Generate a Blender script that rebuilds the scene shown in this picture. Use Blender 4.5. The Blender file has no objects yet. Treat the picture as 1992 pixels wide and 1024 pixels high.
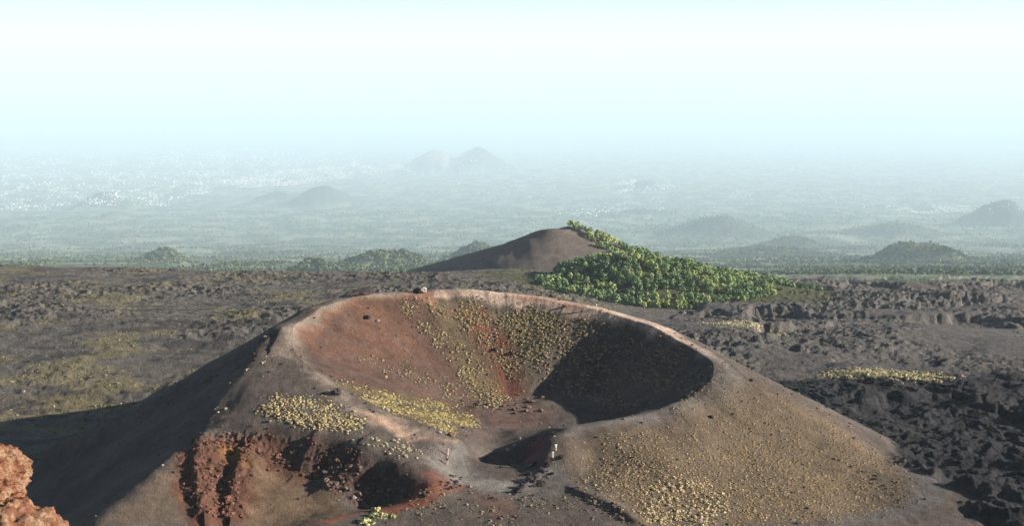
import bpy, bmesh, math, random
import numpy as np
from mathutils import Vector, noise as mnoise

random.seed(7)
RNG = np.random.RandomState(11)
R = math.radians
sc = bpy.context.scene
COL = sc.collection

# ------------------------------------------------------------------ camera
F = 2136.0                       # focal length in photograph pixels (1992 wide)
PITCH = math.atan(405.0 / F)
cam_d = bpy.data.cameras.new("camera")
cam = bpy.data.objects.new("camera", cam_d)
COL.objects.link(cam)
cam_d.sensor_fit = 'HORIZONTAL'
cam_d.sensor_width = 36.0
cam_d.lens = 36.0 * F / 1992.0
cam_d.clip_start = 0.1
cam_d.clip_end = 400000.0
cam.location = (0, 0, 0)
cam.rotation_euler = (math.pi / 2 - PITCH, 0, 0)
sc.camera = cam

# ------------------------------------------------------------------ sky, sun, exposure
SUN_EL = R(18.0)
SUN_AZ = R(-3.0)                # from +X (right), negative = towards the camera side
SUN_DIR = Vector((math.cos(SUN_EL) * math.cos(SUN_AZ), math.cos(SUN_EL) * math.sin(SUN_AZ), math.sin(SUN_EL)))
world = bpy.data.worlds.new("World")
sc.world = world
world.use_nodes = True
nt = world.node_tree
nt.nodes.clear()
sky = nt.nodes.new("ShaderNodeTexSky")
sky.sky_type = 'NISHITA'
sky.sun_disc = False
sky.sun_elevation = SUN_EL
sky.sun_rotation = math.pi / 2 - SUN_AZ
sky.altitude = 1900
sky.air_density = 0.5
sky.dust_density = 0.1
sky.ozone_density = 1.0
bg = nt.nodes.new("ShaderNodeBackground")
bg.inputs[1].default_value = 0.05
wo = nt.nodes.new("ShaderNodeOutputWorld")
nt.links.new(sky.outputs[0], bg.inputs[0])
nt.links.new(bg.outputs[0], wo.inputs[0])
sun_d = bpy.data.lights.new("sun", 'SUN')
sun_d.energy = 5.0
sun_d.angle = R(0.5)
sun_d.color = (1.0, 0.925, 0.83)
sun = bpy.data.objects.new("sun", sun_d)
COL.objects.link(sun)
sun.rotation_euler = SUN_DIR.to_track_quat('Z', 'Y').to_euler()
sc.view_settings.view_transform = 'Standard'
sc.view_settings.look = 'None'
sc.view_settings.gamma = 1.0
sc.view_settings.exposure = 1.56
sc.cycles.use_denoising = True
sc.cycles.max_bounces = 16
sc.cycles.diffuse_bounces = 2
sc.cycles.volume_bounces = 16
sc.cycles.transparent_max_bounces = 8

# ------------------------------------------------------------------ helpers
def tag(o, label=None, cat=None, group=None, kind=None):
    if label: o['label'] = label
    if cat: o['category'] = cat
    if group: o['group'] = group
    if kind: o['kind'] = kind
    return o

def link_mesh(name, me, mat=None, parent=None):
    o = bpy.data.objects.new(name, me)
    COL.objects.link(o)
    if mat is not None and len(me.materials) == 0:
        me.materials.append(mat)
    if parent is not None:
        o.parent = parent
    return o

def np_mesh(name, V, Fc, smooth=True, color=None):
    """V (n,3), Fc (m,k) with k = 3 or 4"""
    V = np.asarray(V, dtype=np.float32); Fc = np.asarray(Fc, dtype=np.int32)
    me = bpy.data.meshes.new(name)
    k = Fc.shape[1]
    me.vertices.add(len(V)); me.vertices.foreach_set('co', V.ravel())
    me.loops.add(Fc.size); me.loops.foreach_set('vertex_index', Fc.ravel())
    me.polygons.add(len(Fc))
    me.polygons.foreach_set('loop_start', np.arange(0, Fc.size, k, dtype=np.int32))
    me.polygons.foreach_set('loop_total', np.full(len(Fc), k, dtype=np.int32))
    me.polygons.foreach_set('use_smooth', np.full(len(Fc), smooth, dtype=bool))
    if color is not None:
        a = me.color_attributes.new('Col', 'FLOAT_COLOR', 'POINT')
        c = np.ones((len(V), 4), dtype=np.float32); c[:, :3] = color
        a.data.foreach_set('color', c.ravel())
    me.update(); me.validate()
    return me

def new_mat(name, rough=0.95, spec=0.15):
    m = bpy.data.materials.new(name); m.use_nodes = True
    b = m.node_tree.nodes['Principled BSDF']
    b.inputs['Roughness'].default_value = rough
    b.inputs['Specular IOR Level'].default_value = spec
    return m, m.node_tree, b

def N(nt, typ, **kw):
    n = nt.nodes.new(typ)
    for k, v in kw.items():
        if k.startswith('i_'):
            n.inputs[k[2:].replace('_', ' ')].default_value = v
        else:
            setattr(n, k, v)
    return n

def varied(nt, color_socket, layers, seed=0.0):
    """multiply a colour by several noise layers: (scale, low, high)"""
    tc = N(nt, 'ShaderNodeNewGeometry')
    cur = color_socket
    for i, (scale, lo, hi) in enumerate(layers):
        nz = N(nt, 'ShaderNodeTexNoise'); nz.inputs['Scale'].default_value = scale
        nz.inputs['Detail'].default_value = 4; nz.inputs['Roughness'].default_value = 0.65
        nt.links.new(tc.outputs['Position'], nz.inputs['Vector'])
        mr = N(nt, 'ShaderNodeMapRange')
        mr.inputs[1].default_value = 0.3; mr.inputs[2].default_value = 0.7
        mr.inputs[3].default_value = lo; mr.inputs[4].default_value = hi
        nt.links.new(nz.outputs['Fac'], mr.inputs[0])
        mx = N(nt, 'ShaderNodeVectorMath', operation='SCALE')
        nt.links.new(cur, mx.inputs[0]); nt.links.new(mr.outputs[0], mx.inputs['Scale'])
        cur = mx.outputs[0]
    return cur

def add_bump(nt, b, scale, dist, strength=1.0, detail=6):
    tc = N(nt, 'ShaderNodeNewGeometry')
    nz = N(nt, 'ShaderNodeTexNoise'); nz.inputs['Scale'].default_value = scale
    nz.inputs['Detail'].default_value = detail; nz.inputs['Roughness'].default_value = 0.7
    nt.links.new(tc.outputs['Position'], nz.inputs['Vector'])
    bp = N(nt, 'ShaderNodeBump'); bp.inputs['Strength'].default_value = strength
    bp.inputs['Distance'].default_value = dist
    nt.links.new(nz.outputs['Fac'], bp.inputs['Height'])
    nt.links.new(bp.outputs[0], b.inputs['Normal'])

def ground_mat(name, layers, bump):
    m, t, b = new_mat(name)
    at = N(t, 'ShaderNodeVertexColor', layer_name='Col')
    t.links.new(varied(t, at.outputs[0], layers), b.inputs['Base Color'])
    if bump: add_bump(t, b, *bump)
    return m

def plain_mat(name, color, layers=(), bump=None, rough=0.9):
    m, t, b = new_mat(name, rough)
    rgb = N(t, 'ShaderNodeRGB'); rgb.outputs[0].default_value = (*color, 1)
    cur = rgb.outputs[0]
    if layers: cur = varied(t, cur, layers)
    t.links.new(cur, b.inputs['Base Color'])
    if bump: add_bump(t, b, *bump)
    return m

# gradient noise -----------------------------------------------------
def _grad(ix, iy, seed):
    h = (ix.astype(np.int64) * 374761393 + iy.astype(np.int64) * 668265263 + seed * 974634777) & 0xffffffff
    h = ((h ^ (h >> 13)) * 1274126177) & 0xffffffff
    h = (h ^ (h >> 16)) & 0xffff
    return h.astype(np.float32) * np.float32(2 * math.pi / 65536)

def pn(x, y, seed=0):
    x0 = np.floor(x); y0 = np.floor(y)
    fx = (x - x0).astype(np.float32); fy = (y - y0).astype(np.float32)
    ix = x0.astype(np.int64); iy = y0.astype(np.int64)
    def g(dx, dy):
        a = _grad(ix + dx, iy + dy, seed)
        return np.cos(a) * (fx - dx) + np.sin(a) * (fy - dy)
    u = fx * fx * fx * (fx * (fx * 6 - 15) + 10); v = fy * fy * fy * (fy * (fy * 6 - 15) + 10)
    a = g(0, 0); b = g(1, 0); c = g(0, 1); d = g(1, 1)
    return ((a + (b - a) * u) * (1 - v) + (c + (d - c) * u) * v) * 1.5

def fbm(x, y, lam, octv=4, gain=0.5, seed=0):
    s = 0; a = 1.0
    for i in range(octv):
        s = s + a * pn(x / lam + 17.3 * i, y / lam - 9.1 * i, seed + i)
        lam = lam / 2.03; a *= gain
    return s

def ridged(x, y, lam, octv=4, gain=0.55, seed=0):
    s = 0; a = 1.0
    for i in range(octv):
        s = s + a * (0.5 - np.abs(pn(x / lam + 7.7 * i, y / lam + 3.3 * i, seed + i)) * 1.6)
        lam = lam / 2.03; a *= gain
    return s

def sstep(a, b, x):
    t = np.clip((x - a) / (b - a), 0, 1)
    return t * t * (3 - 2 * t)

def smax(a, b, k):
    h = np.clip(0.5 + 0.5 * (a - b) / k, 0, 1)
    return b + (a - b) * h + k * h * (1 - h)

# a point seen at (px, py) of the photograph, Y metres ahead
CP, SP = math.cos(PITCH), math.sin(PITCH)
def at(px, py, Y):
    u = (px - 996.0) / F; v = (512.0 - py) / F
    den = CP + v * SP
    return np.array([Y * u / den, Y, Y * (-SP + v * CP) / den])

# ------------------------------------------------------------------ height field
CX, CY = 0.0, 254.0
rim_px = [(700,575,285),(800,570,291),(900,565,294),(1000,574,293),(1100,590,288),(1200,612,281),(1280,640,272),
          (1340,675,262),(1388,705,252),(1385,740,243),(1340,776,236),(1280,796,230.5),(1200,809,226),(1100,823,222.5),(1000,846,220.5),
          (930,860,218),(870,848,219),(800,825,222),(720,790,227),(650,755,234),(600,712,242),(568,675,251),(573,640,260),(620,600,272)]
rp = np.array([at(*p) for p in rim_px])
ang = np.arctan2(rp[:, 1] - CY, rp[:, 0] - CX); rad = np.hypot(rp[:, 0] - CX, rp[:, 1] - CY)
o_ = np.argsort(ang); ang = ang[o_]; rad = rad[o_]; zr_ = rp[o_, 2]
TA = np.linspace(-math.pi, math.pi, 1441)
def per(a, v, sm=9):
    a3 = np.concatenate([a - 2 * math.pi, a, a + 2 * math.pi]); v3 = np.concatenate([v, v, v])
    y = np.interp(TA, a3, v3)
    k = np.hanning(sm * 4 + 3); k /= k.sum(); n = len(k) // 2
    yy = np.concatenate([y[-n - 1:-1], y, y[1:n + 1]])
    return np.convolve(yy, k, 'valid')
RIM_R = per(ang, rad, 6); RIM_Z = per(ang, zr_, 6)
def ptab(pairs, sm=12):
    a = np.array([R(((p[0] + 180) % 360) - 180) for p in pairs]); v = np.array([p[1] for p in pairs], float)
    i = np.argsort(a); return per(a[i], v[i], sm)
# azimuth (deg, 0 = right, 90 = away): value
T0 = ptab([(0,.56),(30,.58),(45,.46),(62,.28),(78,.22),(95,.22),(120,.18),(150,.2),(180,.22),(210,.25),(240,.35),(270,.45),(300,.55),(330,.56)])
WID = ptab([(0,4.5),(40,4),(90,5),(135,5),(170,4),(178,5),(189,9),(197,18),(207,29),(225,36),(250,30),(270,25),(290,8),(310,4),(335,4)])
KO = ptab([(0,.50),(20,.58),(40,.62),(90,.6),(135,.6),(180,.6),(225,.6),(260,.3),(290,.14),(305,.2),(320,.32),(335,.44)])
ZF = -84.0

GY = np.array([-1e6, 0, 150, 230, 300, 400, 550, 700, 760, 900, 1500, 2200, 3000, 4480, 6440, 8820, 11550, 16800, 25200, 42000, 56700, 62999, 4e5])
GZ = np.array([-95, -95, -93, -91, -96, -103, -120.5, -139.5, -150, -188, -312, -436, -580, -838, -1165, -1516, -1773, -2184, -2709, -3570, -4062, -4073, -4074.])

# residual control points of the ground in front of the crater
ctrl = [(450,836,218),(500,836,217),(560,842,215.5),(620,850,213.5),(680,864,211),(720,880,208.5),(760,905,205),(800,928,201.5),(835,945,198.5),
 (520,790,225),(620,800,223),(700,830,217.5),(760,850,214.5),(800,870,212),(850,870,213),(860,890,211),(440,810,223),(560,760,231),(480,760,231),
 (545,640,256),(486,666,257.5),(400,709,259.5),(300,763,260.5),(200,816,260),(100,870,257),(500,690,245),(470,740,236),(440,790,228),(405,833,220),(372,862,214.5),
 (480,880,212),(500,920,206.5),(550,960,200),(600,1000,193.5),(520,1015,191),(450,1020,190),(600,938,205.5),(650,968,200),(700,988,196.5),(760,978,196.5),
 (550,905,209.5),(600,893,209.8),(680,915,206.5),(730,935,204),(790,955,199.5),
 (835,975,194),(780,987,192),(700,1003,188.5),(640,1015,185.5),(590,1026,183),(760,1010,187),(850,1000,188.5),(700,1030,181),
 (400,862,213.5),(395,900,207),(400,940,200),(410,980,193.5),(415,1015,188),(352,905,205),(360,950,197),
 (340,888,207),(300,920,199.5),(270,950,193.5),(230,985,186.5),(190,1015,181),(300,1000,186),(330,950,196),(350,1020,184),
 (955,885,219.5),(1015,881,220.5),(928,873,218.5),(1064,866,216),(1074,893,212.5),(980,905,213),(1030,905,212.2),(1040,940,204.5),(950,935,205.5),(870,905,210),(1000,960,199.5),(900,960,198),
 (900,1020,185),(1050,1000,189.5),(1150,1020,186),(1150,960,199.5),(1100,930,206.2),(1150,900,213),(1130,860,218.5),(1200,850,220),
 (1300,850,223.5),(1400,850,228),(1300,950,203.5),(1400,950,206.5),(1500,950,210),(1600,950,214),(1700,950,218),(1350,1020,190),(1500,1020,194),(1640,1015,199),
 (1300,900,212.5),(1500,870,229),(1600,880,231),(1740,992,207.5),(1768,930,222),(1772,960,214)]
wctrl = [(-75,221,-83),(-85,222,-89.4),(-97,222,-97.5),(-84,182,-87.5),(-98,182,-97),(-92,165,-94),(-78,202,-86),(-90,202,-93.5),(-102,202,-101),(-75,240,-78.5),(-88,240,-86.5),(-60,165,-84),(-30,165,-84),(0,165,-84.5),(30,165,-86),
         (60,170,-88),(90,175,-90.5),(-72,212,-80.5),(95,205,-90.8),(98,230,-91.5)]

def base_height(x, y, with_cone=True):
    g = np.interp(y, GY, GZ)
    gr = np.interp(y, [300, 400, 500, 600, 700, 760, 900], [0, -1, -8, -11.5, -12.5, -14, 0])
    g = g + gr * sstep(-20, 70, x - (y - 500) * .08)
    g = g - 10.5 * sstep(-62, -92, x) * (1 - sstep(285, 450, y)) * sstep(100, 140, y)
    # gentle large-scale swell of the lava country
    g = g + fbm(x, y, 160, 3, .5, 5) * 3.0 * sstep(300, 450, y) * (1 - sstep(800, 900, y)) * 1.3
    # right-hand side of the lava field ends a little later and lower
    if with_cone:
        dx = x - CX; dy = y - CY
        r = np.hypot(dx, dy); a = np.arctan2(dy, dx)
        rr = np.interp(a, TA, RIM_R); zr = np.interp(a, TA, RIM_Z)
        t0 = np.interp(a, TA, T0); w = np.interp(a, TA, WID); ko = np.interp(a, TA, KO)
        t = r / rr
        tt = np.clip((t - t0) / (1 - t0), 0, 1.2)
        inner = smax(ZF + (zr - ZF) * tt + 0 * t, ZF + 0 * t, 2.0)
        d = np.maximum(r - rr, 0)
        e = d - w
        drop = .06 * np.minimum(d, w + 40) + (ko - .06) * 0.5 * (e + np.sqrt(e * e + 3.0))
        outer = zr - drop
        cone = np.where(r < rr, inner, outer)
        g = np.where(r < rr, cone, smax(cone, g, 2.5))
    return g

cp = np.array([at(*p) for p in ctrl] + [np.array(p, float) for p in wctrl])
# anchors where the plain cone shape is kept
gx, gy = np.meshgrid(np.arange(-125, 126, 9.0), np.arange(150, 345, 9.0))
ax_ = np.stack([gx.ravel(), gy.ravel()], 1)
front_poly = np.array([(-125,140),(-108,235),(-64,247),(-50,236),(-30,222),(0,216),(25,219),(46,232),(80,236),(112,232),(112,140)])
def in_poly(x, y, P):
    x = np.asarray(x); y = np.asarray(y); inside = np.zeros(x.shape, bool)
    j = len(P) - 1
    for i in range(len(P)):
        xi, yi = P[i]; xj, yj = P[j]
        c = ((yi > y) != (yj > y)) & (x < (xj - xi) * (y - yi) / (yj - yi + 1e-12) + xi)
        inside ^= c; j = i
    return inside
keep = ~in_poly(ax_[:, 0], ax_[:, 1], front_poly)
dmin = np.min(np.hypot(ax_[:, None, 0] - cp[None, :, 0], ax_[:, None, 1] - cp[None, :, 1]), axis=1)
ax_ = ax_[keep & (dmin > 6)]
PX = np.concatenate([cp[:, 0], ax_[:, 0]]); PY = np.concatenate([cp[:, 1], ax_[:, 1]])
resid = np.concatenate([cp[:, 2] - base_height(cp[:, 0], cp[:, 1]), np.zeros(len(ax_))])
def kern(d): return d ** 1.4
A_ = kern(np.hypot(PX[:, None] - PX[None], PY[:, None] - PY[None])) ; n_ = len(PX)
M_ = np.zeros((n_ + 1, n_ + 1)); M_[:n_, :n_] = A_ - np.eye(n_) * -0.15; M_[:n_, n_] = 1; M_[n_, :n_] = 1
W_ = np.linalg.solve(M_, np.concatenate([resid, [0]]))
RX = np.arange(-124, 125, 0.75); RY = np.arange(148, 345, 0.75)
rgx, rgy = np.meshgrid(RX, RY)
RES = np.zeros(rgx.size) + W_[n_]
fx_, fy_ = rgx.ravel(), rgy.ravel()
for i in range(n_):
    RES += W_[i] * kern(np.hypot(fx_ - PX[i], fy_ - PY[i]))
RES = RES.reshape(rgx.shape)
edge = np.minimum.reduce([sstep(0, 12, rgx + 124), sstep(0, 12, 124 - rgx), sstep(0, 10, rgy - 148), sstep(0, 12, 344 - rgy)])
RES *= edge
def bil(G, x, y):
    u = (x - RX[0]) / 0.75; v = (y - RY[0]) / 0.75
    ok = (u >= 0) & (v >= 0) & (u < G.shape[1] - 1.001) & (v < G.shape[0] - 1.001)
    u = np.clip(u, 0, G.shape[1] - 1.001); v = np.clip(v, 0, G.shape[0] - 1.001)
    i = u.astype(int); j = v.astype(int); fu = u - i; fv = v - j
    z = (G[j, i] * (1 - fu) + G[j, i + 1] * fu) * (1 - fv) + (G[j + 1, i] * (1 - fu) + G[j + 1, i + 1] * fu) * fv
    return np.where(ok, z, 0)

# small ridges: (polyline of px,py,Y), height, half width, steep side factor
def seg_dist(x, y, P):
    best = np.full(x.shape, 1e9); side = np.zeros(x.shape); along = np.zeros(x.shape)
    for (x0, y0), (x1, y1) in zip(P[:-1], P[1:]):
        dx, dy = x1 - x0, y1 - y0; L2 = dx * dx + dy * dy
        t = np.clip(((x - x0) * dx + (y - y0) * dy) / L2, 0, 1)
        qx, qy = x - x0 - t * dx, y - y0 - t * dy
        d = np.hypot(qx, qy); s = np.sign(qx * dy - qy * dx)
        m = d < best
        best = np.where(m, d, best); side = np.where(m, s, side)
    return best, side
RIDGES = [ # px,py,Y ... , height, width on the far-left side, width on the right side
 ([(546,640,255),(538,658,251),(527,678,247.5)], 0.75, 0.7, 1.6),
 ([(392,858,214),(385,900,207),(384,940,200),(392,985,193),(396,1020,188)], 1.7, 1.5, 3.4),
 ([(472,893,210.5),(466,930,204),(452,975,196),(448,1020,189)], 1.8, 1.4, 3.8),
 ([(600,868,212),(588,895,209),(575,915,207)], .6, 1.6, 2.6),
 ([(690,880,209),(672,915,206),(640,945,203.5)], .9, 2.2, 4.2),
 ([(775,915,203.5),(745,950,200.5)], .8, 1.6, 2.8),
 ([(1062,893,212),(1040,925,206),(1010,955,200)], .45, .8, 2.0),
 ([(1120,955,200),(1180,985,194),(1240,1020,187)], 0.7, 1.0, 2.0),
]
def ridge_add(x, y):
    z = np.zeros(x.shape)
    for pts, h, wl, wr in RIDGES:
        P = [tuple(at(*p)[:2]) for p in pts]
        m = (x > -90) & (x < 60) & (y > 170) & (y < 270)
        if not m.any(): continue
        d, s = seg_dist(x[m], y[m], P)
        # first point is the far end: going towards the camera the left side has s > 0 or < 0
        (x0, y0), (x1, y1) = P[0], P[-1]
        sl = np.sign((-1) * (y1 - y0) - 0 * (x1 - x0))      # sign of a point to the left (-x)
        wd = np.where(s == sl, wl, wr)
        z[m] += h * np.exp(-(d / wd) ** 2)
    bx, by = -1.6, 217.6                                       # shallow hollow in front of the near rim
    q = np.hypot((x - bx) / 9.2, (y - by + (x - bx) * -.10) / 4.9)
    z -= 2.5 * sstep(1.0, .35, q) * (1 + .3 * np.clip((x - bx) / 9, -1, 1))
    px_, py_, _ = at(738, 962, 200)                            # deepest corner of the small pit
    z -= 2.3 * np.exp(-((x - px_) / 5.2) ** 2 - ((y - py_) / 3.6) ** 2)
    z += 1.9 * np.exp(-((x - 10.5) / 4.2) ** 2 - ((y - 215.5) / 4.6) ** 2)
    return z

# distant cones: peak px, peak py, base py, half width px, crater depth fraction
HILLS = [  # px, py_peak, py_base, halfwidth px, crater(0..1), label id
 (846,291,338,76,0.0),(930,284,338,84,0.0),(205,368,408,75,0.0),(222,408,426,34,0.0),(318,480,514,60,0.0),
 (625,360,402,80,0.0),(540,372,396,55,0.0),(758,484,520,92,0.55),(930,468,512,88,0.0),(610,504,527,48,0.0),(1255,350,372,62,0.0),
 (1405,418,462,120,0.0),(1540,460,486,78,0.0),(1735,430,462,112,0.0),(1790,463,512,118,0.45),(1955,388,444,95,0.0),
 (1255,405,420,70,0.0),(1500,478,500,140,0.0),
]
def y_of_base(py, px=996):
    t = -(-SP + (512 - py) / F * CP) / (CP + (512 - py) / F * SP)
    ys = np.linspace(900, 80000, 80000); zz = np.interp(ys, GY, GZ)
    i = np.argmax(-zz / ys < t); return ys[i]
hills = []
for (px, pt, pb, hw, cr) in HILLS:
    Y = y_of_base(pb)
    p0 = at(px, pb, Y); Yp = Y * 1.0 + hw * Y / F * .9
    top = at(px, pt, Yp)
    hills.append((top[0], Yp, top[2], hw * Y / F, cr))

def hill_add(x, y, z):
    z0 = z.copy()
    for k, (hx, hy, hz, hr, cr) in enumerate(hills):
        d = np.hypot(x - hx, (y - hy))
        m = d < hr * 1.8
        if not m.any(): continue
        zb = np.interp(hy, GY, GZ); H = hz - zb
        q = d[m] / hr * (1 + .20 * fbm(x[m], y[m], hr * .8, 3, .55, 40 + k)) + .06 * fbm(x[m], y[m], hr * .3, 2, .5, 60 + k)
        prof = np.clip(1 - q, 0, 1)
        prof = np.where(prof > .75, .75 + (prof - .75) * .6, prof)
        prof = prof / .9
        tail = .10 * np.exp(-(q / .9) ** 2)
        if cr > 0:
            qc = np.hypot(x[m] - hx, y[m] - hy + hr * .12) / hr
            prof = np.minimum(prof, .78) - cr * np.clip(1 - qc / .42, 0, 1)
        z[m] = np.maximum(z[m], z0[m] + H * np.maximum(prof, 0))
    return z

# the two hills just behind: bare brown cone and wooded hill
BROWN = at(1075, 446, 850)
WOODP = at(1215, 508, 668)
def near_hills(x, y):
    z = np.full(x.shape, -1e4)
    # bare cone, slightly elongated to the right
    dx = x - BROWN[0]; dy = y - BROWN[1]
    d = np.hypot(np.where(dx > 0, dx * .85, dx * 1.08), dy * .8)
    z = np.maximum(z, BROWN[2] + 1.0 - .40 * np.sqrt(d * d + 60) + .40 * 5)
    # long spur running to the right and down, wooded
    P = [(BROWN[0] + 14, 862), tuple(at(1200,480,840)[:2]), tuple(at(1330,520,800)[:2]), tuple(at(1520,560,760)[:2])]
    zz = [BROWN[2] + 0.0, at(1200,482,840)[2], at(1330,528,800)[2], at(1520,562,760)[2]]
    for i in range(3):
        (x0, y0), (x1, y1) = P[i], P[i + 1]
        ddx, ddy = x1 - x0, y1 - y0
        t = np.clip(((x - x0) * ddx + (y - y0) * ddy) / (ddx * ddx + ddy * ddy), 0, 1)
        dd = np.hypot(x - x0 - t * ddx, y - y0 - t * ddy)
        z = np.maximum(z, zz[i] + (zz[i + 1] - zz[i]) * t - .33 * np.maximum(dd - 3, 0) * 1.0)
    # wooded dome in front
    ddx = x - WOODP[0]; ddy = y - WOODP[1]
    d = np.hypot(np.where(ddx < 0, ddx * .85, ddx * .62), ddy * .72)
    z = np.maximum(z, WOODP[2] + 2 - .40 * np.sqrt(d * d + 60) + .40 * 5)
    return z

def camhill(x, y):
    h = -1.7 - .74 * np.maximum(y, 0)
    rr = np.hypot(x, np.minimum(y, 0))
    up = -1.7 + .30 * np.maximum(-y - 25, 0)                       # the volcano goes on rising behind the camera
    up = np.minimum(up, 700 + fbm(x, y, 900, 3, .5, 66) * 60)
    up = up - .22 * np.maximum(np.hypot(x, y + 3500) - 3600, 0)
    h = np.where(y < 0, np.maximum(up, -95), h)
    h = np.where(y >= 0, h - .12 * np.maximum(np.abs(x) - 60, 0), h - .12 * np.maximum(np.abs(x) - 60, 0) * sstep(-400, 0, y))
    h = h + 3.1 * np.exp(-((x + 3.9) / 1.9) ** 2 - ((y - 6.9) / 2.4) ** 2)
    return h

def height(x, y):
    shp = x.shape
    x = x.ravel().astype(np.float64); y = y.ravel().astype(np.float64)
    z = base_height(x, y) + bil(RES, x, y)
    dc = np.hypot(x - CX, (y - CY + 12))
    # -- cone mask: 1 on the ash cone, 0 on the lava
    az = np.arctan2(y - CY, x - CX)
    gg = base_height(x, y, False)
    coneness = sstep(.5, 1.8, z - gg + fbm(x, y, 6, 3, .5, 71) * .5) * (1 - sstep(112, 125, np.hypot(x, y - 235)))
    tm = (x > 60) & (x < 115) & (y > 185) & (y < 245)
    coneness[tm] = np.maximum(coneness[tm], poly_soft(x[tm], y[tm], TERR, 1.2))
    m = (x > -100) & (x < 70) & (y > 165) & (y < 275)
    z[m] += ridge_add(x[m], y[m])
    # lava country roughness
    rough = (1 - coneness) * (1 - sstep(1400, 2500, y)) * sstep(90, 130, y)
    m = rough > 0.001
    xm, ym = x[m], y[m]
    patch = .42 + (.5 + .35 * sstep(280, 460, ym) + .35 * sstep(40, 90, xm)) * sstep(-.25, .35, fbm(xm, ym, 90, 2, .5, 77))
    patch = patch * (1 - .5 * sstep(-30, -60, xm) * (1 - sstep(330, 450, ym)))
    smooth_right = 1 - .55 * sstep(0, 40, xm - 60 + (ym - 330) * .1) * sstep(300, 330, ym) * (1 - sstep(520, 600, ym))
    rg = ridged(xm * .7, ym, 36, 2, .5, 21) * 1.1 + ridged(xm * .8, ym, 11, 2, .6, 31) * 1.25 + fbm(xm, ym, 3.6, 3, .6, 61) * (.6 + .1 * sstep(330, 480, ym) + .3 * sstep(40, 90, xm))
    z[m] += rough[m] * patch * smooth_right * rg * (1 - .6 * sstep(45, 75, xm) * (1 - sstep(305, 335, ym)))
    blk = sstep(45, 75, xm) * (1 - sstep(305, 335, ym))
    wv = fbm(xm, ym, 30, 2, .5, 355) * 9
    z[m] += rough[m] * blk * (ridged(xm * .32 + ym * .12, ym + wv + xm * .18, 9, 2, .5, 351) * 1.3 + ridged(xm * .6, ym + wv, 4, 2, .5, 352) * .6 + fbm(xm, ym, 1.7, 2, .6, 353) * .22)
    # sharp scarps of older flow lobes on the right
    lob = fbm(xm, ym * 1.0, 120, 3, .5, 301)
    lob = lob + .12 * fbm(xm, ym, 14, 3, .6, 305)
    z[m] += rough[m] * sstep(60, 110, xm) * 3.6 * (sstep(.0, .10, lob) - .5) * (.6 + .8 * sstep(-.3, .3, fbm(xm, ym, 60, 2, .5, 306)))
    # rocky walls of the small pit
    pit = PITMASK(x, y)
    m = pit > .001
    z[m] += pit[m] * (ridged(x[m], y[m], 4.2, 3, .6, 91) * .55 - .2)
    # faint unevenness of the ash
    m = coneness > .001
    z[m] += coneness[m] * (fbm(x[m], y[m], 9, 3, .5, 15) * .18 + fbm(x[m], y[m], 1.6, 2, .5, 16) * .05)
    st = fbm(az[m] * 46, dc[m] * .06, 1.0, 3, .6, 17)
    z[m] += coneness[m] * st * .05 * sstep(12, 30, dc[m]) * sstep(-.75, -.35, np.sin(az[m]))
    # hills right behind
    m = (y > 560) & (y < 1200) & (np.abs(x - 60) < 420)
    nh = near_hills(x[m], y[m]) + fbm(x[m], y[m], 30, 3, .5, 19) * 1.0
    z[m] = smax(nh, z[m], 2.5)
    m = y > 900
    zz = z[m]; zz = hill_add(x[m], y[m], zz)
    far = sstep(900, 1600, y[m])
    zz = zz + far * fbm(x[m], y[m], 1400, 4, .55, 8) * np.clip(y[m] * .0035, 4, 32) * (1 - sstep(46000, 56000, y[m]))
    z[m] = zz
    # coast
    cx_ = -26900 - (y - 56700) * .11 + fbm(x, y, 8000, 3, .5, 3) * 1000
    z = np.where(x < cx_, np.minimum(z, -4110), np.where(y > 42000, np.maximum(z, -4082), z))
    z = np.where(y > 157000, -4110, z)
    z = np.where((y < 150), smax(camhill(x, y), z, 3.0), z)
    return z.reshape(shp), coneness.reshape(shp)

TERR = np.array([at(*p)[:2] for p in [(1700,880,232),(1765,890,231),(1825,925,223),(1850,955,218),(1838,990,211),(1760,1022,204),(1600,1040,196),(1600,1000,203),(1740,985,210),(1765,930,221)]])
pit_poly = np.array([at(*p)[:2] for p in [(345,870,213),(400,842,218),(500,838,217),(620,851,213.5),(720,881,208.5),(800,929,201.5),(842,948,198.5),(838,972,194.5),
                                        (760,982,196),(700,992,197),(640,972,200.5),(590,940,205.5),(540,905,209),(500,935,204),(480,1024,189),(370,1024,186),(335,940,200)]])
def poly_soft(x, y, P, w):
    """1 inside, falls to 0 over w metres outside/inside the edge"""
    d = np.full(x.shape, 1e9)
    for i in range(len(P)):
        x0, y0 = P[i - 1]; x1, y1 = P[i]
        dx, dy = x1 - x0, y1 - y0
        t = np.clip(((x - x0) * dx + (y - y0) * dy) / (dx * dx + dy * dy + 1e-9), 0, 1)
        d = np.minimum(d, np.hypot(x - x0 - t * dx, y - y0 - t * dy))
    s = np.where(in_poly(x, y, P), d, -d)
    return sstep(-w, w, s)
def PITMASK(x, y):
    out = np.zeros(x.shape)
    m = (x > -85) & (x < 10) & (y > 175) & (y < 228)
    if m.any(): out[m] = sstep(.35, 1.0, poly_soft(x[m], y[m], pit_poly, 2.4))
    return out

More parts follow.
